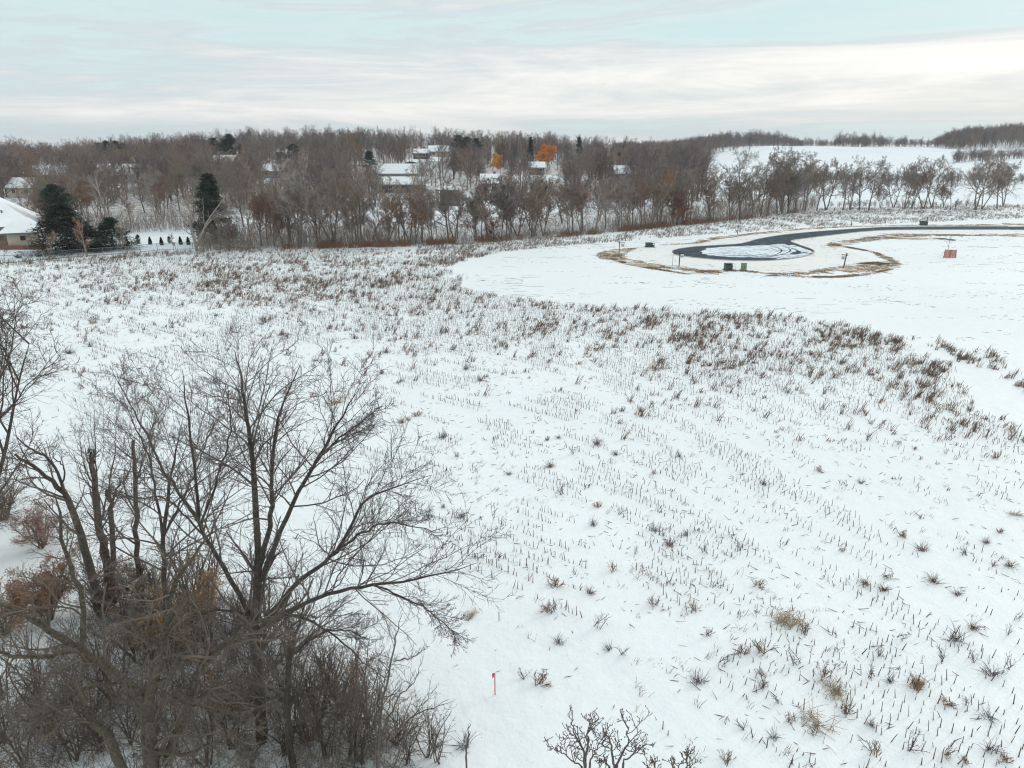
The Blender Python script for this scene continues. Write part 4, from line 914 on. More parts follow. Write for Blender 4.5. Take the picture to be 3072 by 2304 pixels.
# front wing
a = Acc(); a.box(6.2, 11.2, -15.2, -10.004, -.5, 3.2); link('wing_wall', a.mesh('wing_wall', M['cream_wall']), o)
r = Acc(); RV = [(5.0, -16, 3.1), (12, -16, 3.1), (12, -9.9, 3.3), (5.0, -9.9, 3.3), (7.6, -12.0, 5.2), (9.8, -11.2, 5.4)]
for fc in ((0, 1, 5, 4), (2, 3, 4, 5)): r.add([RV[i] for i in fc], [(0, 1, 2, 3)])
for fc in ((1, 2, 5), (3, 0, 4)): r.add([RV[i] for i in fc] + [RV[fc[2]]], [(0, 1, 2, 3)])
wr = link('wing_roof', r.mesh('wing_roof', M['snow_roof']), o); f = Acc(); f.box(5.0, 12, -16.06, -16.0, 2.85, 3.15); link('fascia', f.mesh('wing_eave', M['fascia']), wr)
for xw, yw, w_, z0, z1 in ((4.6, -10, .65, 1.2, 3.1), (1.0, -10, .9, .9, 3.1), (-3.0, -10, .9, .9, 3.1), (8.6, -15.2, .5, 1.6, 2.6)):
    q = Acc(); q.box(xw - w_, xw + w_, yw - .06, yw - .003, z0, z1); wn = link('window', q.mesh('window_frame', M['cream_wall']), o)
    q = Acc(); q.box(xw - w_ + .1, xw + w_ - .1, yw - .08, yw - .062, z0 + .1, z1 - .1); link('pane', q.mesh('window_pane', M['glass']), wn)
a = Acc(); a.box(-26, 9, -.25, .25, -.3, .9); wl = link('garden_wall', a.mesh('garden_wall', M['brick'])); wl.location = (G(-40, 758)[0], 130.5, 0); tag(wl, 'low red brown retaining wall in front of the tan house', 'garden wall')

gable_house('grey gabled house with a long snowy roof seen over the wood', 1200, 560, 262, 13.5, 9, 3.2, 6.0, 'grey_wall')
gable_house('low snowy roofed outbuilding in front of the grey gabled house', 1210, 590, 236, 14, 7, 2.4, 4.3, 'brown_wall', chimney=False)
gable_house('brown lean-to house with a thin snowy eave mid wood', 1350, 600, 205, 5, 5, 4.2, 4.7, 'brown_wall', windows=0, chimney=False)
gable_house('snowy roofed house high above the leaning white birch', 362, 520, 285, 17, 9, 3.2, 6.6, 'grey_wall')
gable_house('snowy roofed house in the trees above the tan house', 150, 520, 290, 15, 9, 3.0, 6.0, 'brown_wall')
gable_house('half hidden snowy roofed house just right of the tan house', 85, 560, 235, 8, 9, 3.0, 5.6, 'cream_wall')
gable_house('small snowy roof high in the woods near the ridge pines', 680, 508, 350, 10, 8, 2.6, 5.0, 'brown_wall')
gable_house('low snowy roof in the trees right of the ridge pines', 826, 535, 290, 8, 8, 2.6, 4.8, 'grey_wall')
gable_house('skyline house with two snowy gables left of the orange trees', 1318, 470, 420, 11, 8, 3.0, 5.8, 'cream_wall')
gable_house('small snowy roof just below the skyline house', 1265, 484, 390, 7.5, 8, 2.8, 4.6, 'brown_wall')
gable_house('snowy roof under the big orange tree', 1610, 500, 300, 6, 7, 2.8, 4.6, 'brown_wall')
gable_house('snowy roofed house low in the wood below the small orange tree', 1470, 600, 225, 5, 7, 4.0, 6.2, 'cream_wall')
gable_house('long snowy roofed house in the wood below the spire spruce', 1870, 530, 300, 12, 8, 3.0, 5.6, 'grey_wall')

# ---------------------------------------------------------------- garden evergreens, fence
def thuja(seed, h, r_):
    rng = np.random.default_rng(seed); n = 900; t = rng.random(n) ** .8; a = rng.uniform(0, 6.28, n); rad = r_ * np.interp(t, [0, .12, .35, .7, 1], [.65, 1, .95, .5, .03]) * rng.uniform(.75, 1.03, n)
    c = np.stack([np.cos(a) * rad, np.sin(a) * rad, t * h], 1); V, F = needles(c, np.full(n, .26), 6, rng, (.3, .3, .4)); cr = Acc(); cr.add(V, F)
    tr = Acc(); tr.add(*tubes(np.array([[(0, 0, -.1), (0, 0, h * .5), (0, 0, h * .9)]]), np.array([[.06, .04, .01]]), 5))
    return tr.mesh('thuja_trunk', M['bark']), cr.mesh('thuja_crown', M['thuja'])
TH = thuja(5, 2.6, .62)
for px, b_, tt, lb in [(452, 737, 711, 'pointed dark arborvitae, first of the lawn row'), (486, 738, 712, 'pointed dark arborvitae, second of the lawn row'), (543, 736, 710, 'pointed dark arborvitae, third of the lawn row'), (566, 736, 711, 'pointed dark arborvitae, last of the lawn row beside the forked tree'), (383, 741, 712, 'brownish arborvitae standing left of the snowy little pine')]:
    x, y = G(px, b_ + 1); z0 = float(terr(x, y)); s = (PD(px, tt, y)[2] - z0) / 2.7; o = empty('arborvitae', (x, y, z0), px); o.scale = (s, s, s); link('trunk', TH[0], o); link('crown', TH[1], o); tag(o, lb, 'arborvitae', 'arborvitae row on the snowy lawn')
for px, b_, tt, lb in [(417, 738, 704, 'small airy pine on the lawn before the arborvitae row'), (510, 736, 709, 'small airy pine between the second and third arborvitae')]:
    x, y = G(px, b_); z0 = float(terr(x, y)); s = (PD(px, tt, y)[2] - z0) / 11; o = empty('small_pine', (x, y, z0), px); o.scale = (s * .9, s * .9, s); link('trunk', CV['pine'][0], o); link('crown', CV['pine'][1], o); tag(o, lb, 'pine tree')
fl = [(-200, 800), (22, 789), (95, 783), (200, 773), (340, 763), (390, 760), (480, 751), (560, 748), (660, 744), (780, 743)]
fp = catmull([(*G(*p), 0) for p in fl], 60); fo = empty('wire_fence', tuple(fp[0])); tag(fo, 'low wire fence with thin steel posts between the field and the gardens', 'fence')
b0 = fp[0]
seg = np.linalg.norm(np.diff(fp, axis=0), axis=1).cumsum(); seg = np.r_[0, seg]
def along(s): return np.array([np.interp(s, seg, fp[:, i]) for i in range(3)])
s = 0
while s < seg[-1]:
    c = along(s) - b0; V, F = tubes(np.array([[c + (0, 0, -.2), c + (0, 0, 1.3)]]), np.array([[.05, .05]]), 6); link('post', mesh_np('fence_post', V, F, M['steel']), fo); s += 3.0
ra = Acc()
for hz, rr in ((1.22, .035), (.05, .05)):
    P = (fp - b0 + np.array([0, 0, hz]))[None]; ra.add(*tubes(P, np.full(P.shape[:2], rr), 4))
link('rail', ra.mesh('fence_rail', M['steel']), fo)
wa = Acc(); ss = np.arange(0, seg[-1] - 1.2, .16); A0 = np.array([along(q) for q in ss]) - b0; A1 = np.array([along(q + 1.15) for q in ss]) - b0
up_ = np.array([0, 0, 1.2]); P = np.concatenate([np.stack([A0, A1 + up_], 1), np.stack([A1, A0 + up_], 1)]); wa.add(*tubes(P, np.full(P.shape[:2], .0035), 3))
link('wire_mesh', wa.mesh('fence_wire_mesh', M['steel']), fo)
# dark shrubs in the beds before the house
def shrub_meshes(seed, h, nst=9, rmin=.008, mat='twig', spread=.5, ms=(6, 4)):
    rng = np.random.default_rng(seed); a = rng.uniform(0, 6.28, nst); pts = []
    d = np.stack([np.cos(a) * spread * rng.random(nst), np.sin(a) * spread * rng.random(nst), np.ones(nst)], 1); p = np.c_[rng.normal(0, .08, (nst, 2)), np.full(nst, -.05)]; P = [p]
    for s in range(5): d = d + rng.normal(0, .12, d.shape); d /= np.linalg.norm(d, axis=1, keepdims=True); p = p + d * h / 5 * rng.uniform(.7, 1.1, (nst, 1)); P.append(p)
    P = np.stack(P, 1); R = np.full((nst, 1), .012 * h ** .7 + rmin) * np.linspace(1, .35, 6)[None]
    out = Acc(); out.add(*tubes(P, R, 5)); p_, r_ = P, R
    for i, m_ in enumerate(ms): p_, r_ = spawn(p_, r_, m_, rng, .15, 1, (25, 60), .45, 4, .6, rmin, .15, .05, .5); out.add(*tubes(p_, r_, 3))
    return out, np.concatenate(out.V)
for px, py, lb in [(55, 775, 'dark low bush in the snowy bed left of the orange twigged tree'), (118, 771, 'dark low bush in the snowy bed right of the orange twigged tree')]:
    x, y = G(px, py - 1); q, _ = shrub_meshes(px, .8, 22, .016, 'twig', 2.5); o = link('low_bush', q.mesh('low_bush', M['weed_dark'])); o.location = (x, y, 0); tag(o, lb, 'bush')

# ---------------------------------------------------------------- site furniture
def lot_sign(label, px, py, ht, arm, rz=0, tilt=0):
    x, y = G(px, py); o = empty('real_estate_sign', (x, y, 0), rz); o.rotation_euler = (0, tilt, rz)
    a = Acc(); a.box(-.06, .06, -.06, .06, -.3, ht); a.box(-.075, .075, -.075, .075, ht, ht + .06); link('post', a.mesh('sign_post', M['dark_wood']), o)
    a = Acc(); x0, x1 = (-.3 * np.sign(arm), arm); a.box(min(x0, x1), max(x0, x1), -.045, .045, ht - .30, ht - .20); link('arm', a.mesh('sign_arm', M['dark_wood']), o)
    c_ = arm * .58; a = Acc(); a.box(c_ - .32, c_ + .32, -.012, .012, ht - .95, ht - .42); pn = link('panel', a.mesh('sign_panel', M['white_paint']), o)
    b_ = Acc(); b_.box(c_ - .27, c_ + .1, -.018, -.0135, ht - .60, ht - .55); b_.box(c_ - .27, c_ + .22, -.018, -.0135, ht - .82, ht - .74); b_.box(c_ - .05, c_ + .25, -.018, -.0135, ht - .70, ht - .66); link('print', b_.mesh('sign_print', M['dark_print']), pn)
    for dx in (-.22, .22):
        b_ = Acc(); b_.box(c_ + dx - .01, c_ + dx + .01, -.01, .01, ht - .42, ht - .30); link('hanger', b_.mesh('sign_hanger', M['dark_wood']), o)
    return tag(o, label, 'real estate sign', 'lot signs round the turning circle')
lot_sign('real estate arm sign on the brown bank at the left end', 1857, 762, 2.2, 1.0)
lot_sign('real estate arm sign beyond the turning circle by the thin bank', 2212, 706, 2.2, 1.0)
lot_sign('real estate arm sign on the near bank beside a thin stake', 2037, 799, 2.3, .75, .35)
lot_sign('farthest real estate arm sign beside the curving road', 2553, 680, 2.1, 1.0)
lot_sign('tilted real estate arm sign on the right golden bank', 2530, 805, 2.3, -.8, .2, .10)
def cabinet(label, px, py, w_, d_, h_, mat, name='utility_box', slope=.12, z=0, rz=.15):
    x, y = G(px, py); o = empty(name, (x, y, 0), rz)
    a = Acc(); a.box(-w_ / 2 - .15, w_ / 2 + .15, -d_ / 2 - .15, d_ / 2 + .15, -.1, .06); link('base', a.mesh('cabinet_base', M['fascia']), o)
    a = Acc(); V = [(-w_ / 2, -d_ / 2, .063), (w_ / 2, -d_ / 2, .063), (w_ / 2, d_ / 2, .063), (-w_ / 2, d_ / 2, .063), (-w_ / 2, -d_ / 2, h_ - slope), (w_ / 2, -d_ / 2, h_ - slope), (w_ / 2, d_ / 2, h_), (-w_ / 2, d_ / 2, h_)]
    a.add(V, [(0, 3, 2, 1), (4, 5, 6, 7), (0, 1, 5, 4), (1, 2, 6, 5), (2, 3, 7, 6), (3, 0, 4, 7)]); link('body', a.mesh('cabinet_body', M[mat]), o)
    a = Acc(); a.box(-w_ / 2 - .04, w_ / 2 + .04, -d_ / 2 - .04, d_ / 2 + .04, h_ + .003, h_ + .06); link('lid', a.mesh('cabinet_lid', M['snow_roof'] if slope < .05 else M[mat]), o)
    a = Acc(); a.box(-w_ / 2 + .06, -.015, -d_ / 2 - .03, -d_ / 2 - .003, .12, h_ - slope - .08); a.box(.015, w_ / 2 - .06, -d_ / 2 - .03, -d_ / 2 - .003, .12, h_ - slope - .08); dr = link('door', a.mesh('cabinet_door', M[mat]), o)
    a = Acc(); a.box(.04, .09, -d_ / 2 - .06, -d_ / 2 - .033, h_ * .4, h_ * .55); link('handle', a.mesh('cabinet_handle', M['steel']), dr)
    return tag(o, label, 'utility box')
cabinet('squat dark green transformer cabinet on the near bank', 2184, 810, 1.05, .9, .98, 'metal_green')
cabinet('tall pale green pedestal cabinet right of the dark transformer', 2230, 811, .72, .6, 1.15, 'metal_light', slope=.03, rz=0)
cabinet('dark green transformer cabinet behind the left bank', 1944, 741, .92, .9, .92, 'metal_green', rz=0, slope=.04)
cabinet('dark box with a white notice beside the left bank transformer', 1958, 741.5, .55, .6, .85, 'metal_green', rz=0, slope=.04)
x, y = G(1959, 741.5); a = Acc(); a.box(-.14, .14, -.39, -.372, .45, .75); nn = link('white_notice', a.mesh('white_notice', M['white_paint'])); nn.location = (x, y, 0); tag(nn, 'small white notice stuck on the dark box by the bank', 'notice')
cabinet('low dark utility box on the far side of the road', 2770, 676, 1.5, 1.0, .95, 'metal_green', rz=0, slope=.1)
x, y = G(2778, 675); o = link('marker_post', Acc_m := (lambda a_: (a_.box(-.04, .04, -.04, .04, -.1, 1.9), a_.box(-.10, .10, -.05, -.042, 1.5, 1.85), a_.mesh('marker_post', M['dark_wood']))[-1])(Acc())); o.location = (x, y, 0); tag(o, 'thin marker post standing beside the low dark box', 'marker post')
def stake(label, px, py, h_, mat, r_=.03, flag=False):
    x, y = G(px, py); o = empty('survey_stake', (x, y, 0)); a = Acc(); a.box(-r_, r_, -r_ * .5, r_ * .5, -.2, h_); link('shaft', a.mesh('stake_shaft', M[mat]), o)
    if flag:
        V = [(-.02, -.02, h_), (-.10, -.03, h_ - .02), (-.08, -.02, h_ - .22), (-.03, -.03, h_ - .14), (-.02, .0, h_), (-.10, -.01, h_ - .02), (-.08, .0, h_ - .22), (-.03, -.01, h_ - .14)]
        a = Acc(); a.add(V, [(0, 1, 2, 3), (7, 6, 5, 4), (0, 4, 5, 1), (1, 5, 6, 2)]); link('ribbon', a.mesh('stake_ribbon', M['red_paint']), o)
    return tag(o, label, 'survey stake')
stake('red survey stake with a ribbon standing alone in the near snow', 1485, 2084, .92, 'red_paint', .018, True)
stake('short dark stake in the snow above the red survey stake', 1497, 1862, .42, 'dark_wood', .015)
stake('thin stake left of the near arm sign', 2017, 799, 1.9, 'steel', .03)
for dx, lb in ((2200, 'pale reflector stake right of the squat transformer'), (2205.5, 'second pale reflector stake between the two green cabinets')): stake(lb, dx, 811, 1.1, 'white_paint', .02)
x, y = G(2345, 634); P = np.array([[(x, y, -.3), (x, y, 6), (x + .03, y, 6.6)]]) - np.array([x, y, 0]); o = empty('utility_pole', (x, y, 0)); V, F = tubes(P, np.array([[.16, .13, .12]]), 8); link('pole', mesh_np('pole_shaft', V, F, M['birch']), o)
a = Acc(); a.box(-.25, .25, -.2, .2, 6.3, 7.0); link('cap', a.mesh('pole_cap', M['white_paint']), o); tag(o, 'pale utility pole with a white cap at the wood edge', 'utility pole')
# pink mesh panel round the sapling
x, y = G(2846, 773); o = empty('mesh_barrier', (x, y, 0), -.05); tag(o, 'faded pink mesh barrier panel leaning round a sapling in the snow', 'barrier')
nn_ = 14; gu = np.linspace(0, 1, nn_); A_ = np.array([-1.05, -.25, .02]); B_ = np.array([.95, -.45, -.02]); C_ = np.array([1.35, .55, 1.22]); D_ = np.array([-.55, .55, 1.28])
UU_, VV_ = np.meshgrid(gu, gu); S = ((A_ * (1 - UU_)[..., None] + B_ * UU_[..., None]) * (1 - VV_)[..., None] + (D_ * (1 - UU_)[..., None] + C_ * UU_[..., None]) * VV_[..., None]); S[..., 1] += .05 * np.sin(UU_ * 14) * np.sin(VV_ * 3.1)
q = np.arange(nn_ * nn_).reshape(nn_, nn_); Fq = np.stack([q[:-1, :-1], q[:-1, 1:], q[1:, 1:], q[1:, :-1]], -1).reshape(-1, 4)
S2 = S.reshape(-1, 3); V = np.concatenate([S2, S2 + [0, .02, 0]]); F = np.concatenate([Fq, Fq[:, ::-1] + nn_ * nn_]); link('mesh_panel', mesh_np('mesh_panel', V, F, M['tarp']), o)
for a_, b__ in ((A_, D_), ((A_ + B_) / 2, (C_ + D_) / 2), (B_, C_)):
    P = np.array([[a_ + (0, -.05, -.1), (a_ + b__) / 2 + (0, -.05, 0), b__ + (0, -.05, .06)]]); V, F = tubes(P, np.full((1, 3), .035), 5); link('stake', mesh_np('barrier_stake', V, F, M['redleaf']), o)
x, y = G(2849, 770); o = empty('sapling', (x, y + .9, 0)); P = np.array([[(0, 0, -.1), (.03, 0, 1.2), (.0, 0, 2.3), (.06, 0, 3.3)]]); R = np.array([[.045, .04, .03, .015]])
V, F = tubes(P, R, 6); link('trunk', mesh_np('sapling_trunk', V, F, M['bark']), o); P2, R2 = spawn(P, R, 12, rng, .45, 1, (25, 50), .35, 4, .5, .014, .1, .05); P3, R3 = spawn(P2, R2, 4, rng, .3, 1, (25, 50), .5, 3, .6, .011); a = Acc(); a.add(*tubes(P2, R2, 3)); a.add(*tubes(P3, R3, 3)); link('crown', a.mesh('sapling_crown', M['twig_grey']), o); tag(o, 'young sapling rising from the pink mesh barrier', 'sapling')

# ---------------------------------------------------------------- weed clumps that stand out in the near field
def clump_meshes(seed, kind):
    rng = np.random.default_rng(seed)
    if kind == 'bushy':
        q, _ = shrub_meshes(seed, .55, 9, .005, 'weed', .9, (5, 3)); return q.mesh('weed_clump', M['weed'])
    if kind == 'rust':
        q, _ = shrub_meshes(seed, .42, 14, .005, 'weed', 1.3, (5, 3)); return q.mesh('rust_clump', M['weed_rust'])
    if kind == 'twiggy':
        q, _ = shrub_meshes(seed, .7, 4, .004, 'weed', .7, (6, 4)); return q.mesh('twiggy_weed', M['weed_dark'])
    n = {'tuft': 60, 'straw': 90, 'dark': 45}[kind]; a = rng.uniform(0, 6.28, n); ln_ = rng.uniform(.1, 1.1, n) if kind != 'straw' else rng.uniform(.5, 1.4, n)
    d = np.stack([np.cos(a) * np.sin(ln_), np.sin(a) * np.sin(ln_), np.cos(ln_)], 1); p = np.c_[rng.normal(0, .09 if kind != 'straw' else .22, (n, 2)), np.full(n, -.03)]; P = [p]; L = rng.uniform(.2, .6, n)[:, None]
    for s in range(3): p = p + d * L / 3; P.append(p); d = d + rng.normal(0, .12, d.shape) + [0, 0, -.18]; d /= np.linalg.norm(d, axis=1, keepdims=True)
    V, F = tubes(np.stack(P, 1), np.full((n, 1), .008) * np.linspace(1, .5, 4)[None], 3)
    return mesh_np(kind + '_clump', V, F, M[{'tuft': 'weed', 'straw': 'straw', 'dark': 'weed_dark'}[kind]])
KD = {k_: [clump_meshes(300 + 10 * i + j, k_) for j in range(3)] for i, k_ in enumerate(['bushy', 'rust', 'twiggy', 'tuft', 'straw', 'dark'])}
KTEXT = {'bushy': 'brown bushy weed', 'rust': 'rusty spreading weed', 'twiggy': 'thin dark branching weed', 'tuft': 'dry brown grass tuft', 'straw': 'pale straw tuft', 'dark': 'dark spiky weed tuft'}
CL = [(208, 490, 'tuft'), (330, 800, 'dark'), (320, 1040, 'tuft'), (200, 1015, 'rust'), (175, 1105, 'rust'), (340, 1160, 'twiggy'), (210, 1215, 'dark'), (400, 960, 'bushy'), (420, 760, 'twiggy'), (345, 735, 'rust'), (500, 395, 'dark'), (545, 615, 'rust'), (635, 555, 'tuft'), (935, 655, 'dark'), (660, 835, 'dark'), (550, 820, 'dark'), (545, 1078, 'bushy'), (690, 1100, 'bushy'), (735, 1190, 'bushy'), (910, 1015, 'bushy'), (730, 895, 'twiggy'), (850, 890, 'twiggy'), (1000, 1150, 'straw'), (1035, 1140, 'straw'), (1080, 1180, 'bushy'), (860, 1255, 'rust'), (932, 1245, 'bushy'), (930, 1375, 'bushy'), (925, 1330, 'rust'), (790, 1290, 'twiggy'), (705, 1355, 'dark'), (1150, 1330, 'bushy'), (1175, 1380, 'straw'), (1225, 1470, 'bushy'), (1195, 1400, 'straw'), (1055, 1290, 'twiggy'), (1310, 1340, 'twiggy'), (1385, 1355, 'dark'), (1480, 1365, 'straw'), (1470, 1375, 'rust'), (1345, 1265, 'bushy'), (1380, 980, 'bushy'), (1300, 1010, 'tuft'), (1360, 1030, 'tuft'), (1500, 890, 'tuft'), (1430, 838, 'rust'), (1470, 530, 'rust'), (1580, 545, 'twiggy'), (1415, 512, 'twiggy'), (1130, 608, 'rust'), (1280, 650, 'dark'), (1340, 455, 'twiggy'), (1205, 890, 'bushy'), (1620, 1045, 'dark'), (1535, 1000, 'tuft'), (1655, 905, 'twiggy'), (1725, 862, 'tuft'), (1770, 825, 'rust'), (1750, 945, 'bushy'), (1810, 945, 'tuft'), (1830, 762, 'straw'), (1760, 560, 'rust'), (1675, 1165, 'tuft'), (1610, 1205, 'dark'), (1800, 1190, 'twiggy'), (1830, 1135, 'twiggy'), (1650, 1435, 'bushy'), (1580, 1430, 'rust'), (1740, 1328, 'dark'), (1800, 1310, 'twiggy'), (1680, 1285, 'twiggy'), (1730, 1480, 'dark'), (1570, 1285, 'twiggy'), (1320, 1510, 'dark'), (1325, 1612, 'bushy'), (1580, 1615, 'bushy'), (1650, 1640, 'rust'), (1740, 1595, 'dark'), (1790, 1630, 'rust'), (1030, 1500, 'bushy'), (1110, 1540, 'twiggy'), (1105, 1500, 'straw'), (865, 1525, 'twiggy'), (800, 1645, 'bushy'), (975, 1555, 'dark'), (430, 1255, 'twiggy'), (385, 1240, 'dark'), (145, 1360, 'rust'), (85, 1345, 'twiggy'), (260, 545, 'twiggy'), (345, 512, 'tuft'), (180, 592, 'tuft'), (30, 620, 'dark'), (215, 690, 'twiggy'), (410, 550, 'dark'), (600, 870, 'tuft'), (480, 900, 'twiggy'), (1450, 1600, 'twiggy'), (1420, 1200, 'twiggy'), (990, 1430, 'twiggy')]
CL = [(1500 + .846 * a, 900 + .846 * b_, k_) for a, b_, k_ in CL] + [(1065, 1016, 'dark'), (1159, 1058, 'dark'), (946, 1083, 'dark'), (1145, 1122, 'rust'), (1152, 1275, 'dark'), (1225, 1262, 'rust'), (1250, 1248, 'rust'), (1205, 1268, 'tuft'), (1398, 1108, 'dark'), (1441, 1142, 'tuft'), (1367, 1370, 'bushy'), (1329, 1312, 'dark'), (1328, 1522, 'dark'), (1384, 1552, 'dark'), (936, 1190, 'rust'), (870, 1180, 'straw'), (1010, 1210, 'straw'), (860, 1010, 'rust'), (70, 985, 'rust'), (280, 970, 'rust'), (210, 1060, 'dark'), (270, 1040, 'dark'), (250, 1165, 'bushy'), (100, 1130, 'dark'), (1410, 1850, 'straw'), (1395, 2240, 'dark'), (1310, 2240, 'dark')]
rc = np.random.default_rng(3); byk = {}
for i, (px, py, k_) in enumerate(CL):
    x, y = G(px, py); big = 1.0 + .25 * (py > 1700); s = rc.uniform(.50, .95) * big * np.interp(y, [17, 40, 80], [1.0, 1.25, 1.9])
    o = link({'bushy': 'weed_clump', 'rust': 'rusty_weed', 'twiggy': 'branching_weed', 'tuft': 'grass_tuft', 'straw': 'straw_tuft', 'dark': 'spiky_weed'}[k_], KD[k_][i % 3]); o.location = (x, y, 0); o.rotation_euler = (0, 0, rc.uniform(0, 6)); o.scale = (s * rc.uniform(.7, 1.2), s * rc.uniform(.7, 1.2), s * rc.uniform(.8, 1.25)); o.rotation_euler = (rc.normal(0, .25), rc.normal(0, .25), rc.uniform(0, 6))
    tag(o, cat='weed', group='weed clumps in the near field'); byk.setdefault((k_, int(np.searchsorted([1250, 1450, 1650, 1850, 2050], py))), []).append((px, o))
ZONE = ['the far middle field', 'the field level with the big tree top', 'the middle of the near field', 'the field level with the lowest tree limb', 'the near field right of the thicket', 'the field beside the red stake and below']
for (k_, zi), L in byk.items():
    L.sort(key=lambda q: q[0])
    for i, (px, o) in enumerate(L): o['label'] = f"{KTEXT[k_]}, {ORD[min(i, 19)]} from left in {ZONE[zi]}"

# ---------------------------------------------------------------- foreground trees
rn = np.random.default_rng(2024)
def fg(name, label, limbs, mt, mc, ms=(13, 7, 5), ratios=(.42, .45, .5), rmin=.0045, up=.03, t0=.25, wander=.13, n=18, k=9, cat='tree', leaves=None, ang=(25, 58), seed=1, tip=True):
    rr = np.random.default_rng(seed); P, R = traced(limbs, n=n, thin=.84)
    P[:, 1:] += rr.normal(0, .02, P[:, 1:].shape)
    lv = levels(P, R, rr, ms, ratios, rmin, up, t0, (5, 4, 3, 3), wander, ang, .42); lf = None
    o = own_tree(name, label, cat, P, R, lv, mt, mc, k)
    if leaves:
        c = np.concatenate([q[0].reshape(-1, 3) for q in lv[1:]]); c = c[rr.choice(len(c), leaves[0])] - np.array(o.location); V, F = needles(c, np.full(len(c), leaves[1]), 1, rr, (.4, .4, .4))
        link('foliage', mesh_np(name + '_leaves', V, F, M[leaves[2]]), o)
    return o
fg('big_bare_tree', 'tallest bare tree of the near thicket, dark trunk and wide fan of limbs', [
 [(787, 2226, 17.9, .22), (775, 2050, 17.8, .20), (765, 1900, 17.8, .185), (772, 1766, 17.8, .16), (775, 1680, 17.8, .13)],
 [(775, 1720, 17.8, .12), (767, 1521, 17.7, .10), (755, 1358, 17.6, .075), (738, 1250, 17.5, .055), (726, 1154, 17.4, .035), (705, 1050, 17.4, .010)],
 [(775, 1710, 17.8, .10), (806, 1600, 17.6, .085), (814, 1490, 17.5, .07), (816, 1407, 17.4, .055), (830, 1270, 17.3, .04), (898, 1100, 17.2, .010)],
 [(785, 1740, 17.8, .09), (840, 1600, 17.4, .08), (889, 1489, 17.2, .065), (945, 1390, 17, .052), (987, 1317, 16.9, .04), (1030, 1240, 16.8, .025), (1085, 1165, 16.7, .008)],
 [(930, 1410, 17, .04), (985, 1345, 16.6, .035), (1050, 1290, 16.3, .022), (1140, 1220, 16, .008)],
 [(800, 1850, 17.7, .09), (898, 1742, 17, .075), (965, 1690, 16.8, .065), (1020, 1640, 16.6, .055), (1093, 1505, 16.4, .035), (1180, 1465, 16.3, .022), (1285, 1425, 16.2, .008)],
 [(1000, 1665, 16.7, .04), (1080, 1600, 16, .034), (1180, 1570, 15.6, .024), (1330, 1600, 15.3, .007)],
 [(795, 1880, 17.6, .085), (906, 1815, 16.6, .07), (1010, 1775, 16.2, .058), (1126, 1754, 15.8, .045), (1273, 1733, 15.4, .028), (1430, 1690, 15.1, .007)],
 [(1120, 1756, 15.8, .03), (1230, 1800, 15.3, .024), (1310, 1850, 15, .016), (1370, 1910, 14.8, .006)],
 [(765, 1880, 17.8, .09), (700, 1750, 17.9, .08), (640, 1650, 17.9, .07), (604, 1578, 18, .062), (588, 1440, 18, .05), (563, 1236, 18, .028), (545, 1110, 18, .008)],
 [(610, 1590, 18, .055), (545, 1490, 18.2, .048), (485, 1400, 18.4, .04), (440, 1300, 18.4, .03), (392, 1219, 18.5, .018), (330, 1100, 18.5, .007)],
 [(604, 1578, 18, .045), (650, 1440, 18, .035), (690, 1310, 18, .025), (680, 1150, 18, .007)],
 [(800, 1840, 17.6, .055), (900, 1850, 17, .045), (1000, 1905, 16.5, .03), (1090, 1985, 16.2, .018), (1150, 2030, 16, .006)],
 [(765, 1850, 17.8, .05), (660, 1830, 17.4, .04), (560, 1860, 17, .028), (470, 1930, 16.8, .01)],
 [(604, 1600, 18, .035), (500, 1500, 18.5, .03), (400, 1490, 18.8, .02), (310, 1450, 19, .007)]],
 M['bark_near'], M['twig_near'], ms=(19, 9, 5), ratios=(.38, .42, .5), rmin=.0055, seed=11)
fg('slim_bare_tree', 'slimmer bare tree directly left of the tallest near tree', [
 [(512, 2010, 21.0, .13), (500, 1850, 21, .115), (492, 1700, 21, .10), (490, 1620, 21, .085), (506, 1480, 21, .06), (520, 1380, 21, .04), (545, 1270, 21, .012)],
 [(490, 1640, 21, .06), (470, 1500, 21, .05), (450, 1380, 21, .035), (400, 1270, 21, .02), (355, 1160, 21, .007)],
 [(495, 1600, 21, .05), (545, 1500, 21, .04), (600, 1380, 21, .025), (640, 1260, 21, .007)]],
 M['bark_near'], M['twig_near'], ms=(16, 9, 5), rmin=.0055, seed=12)
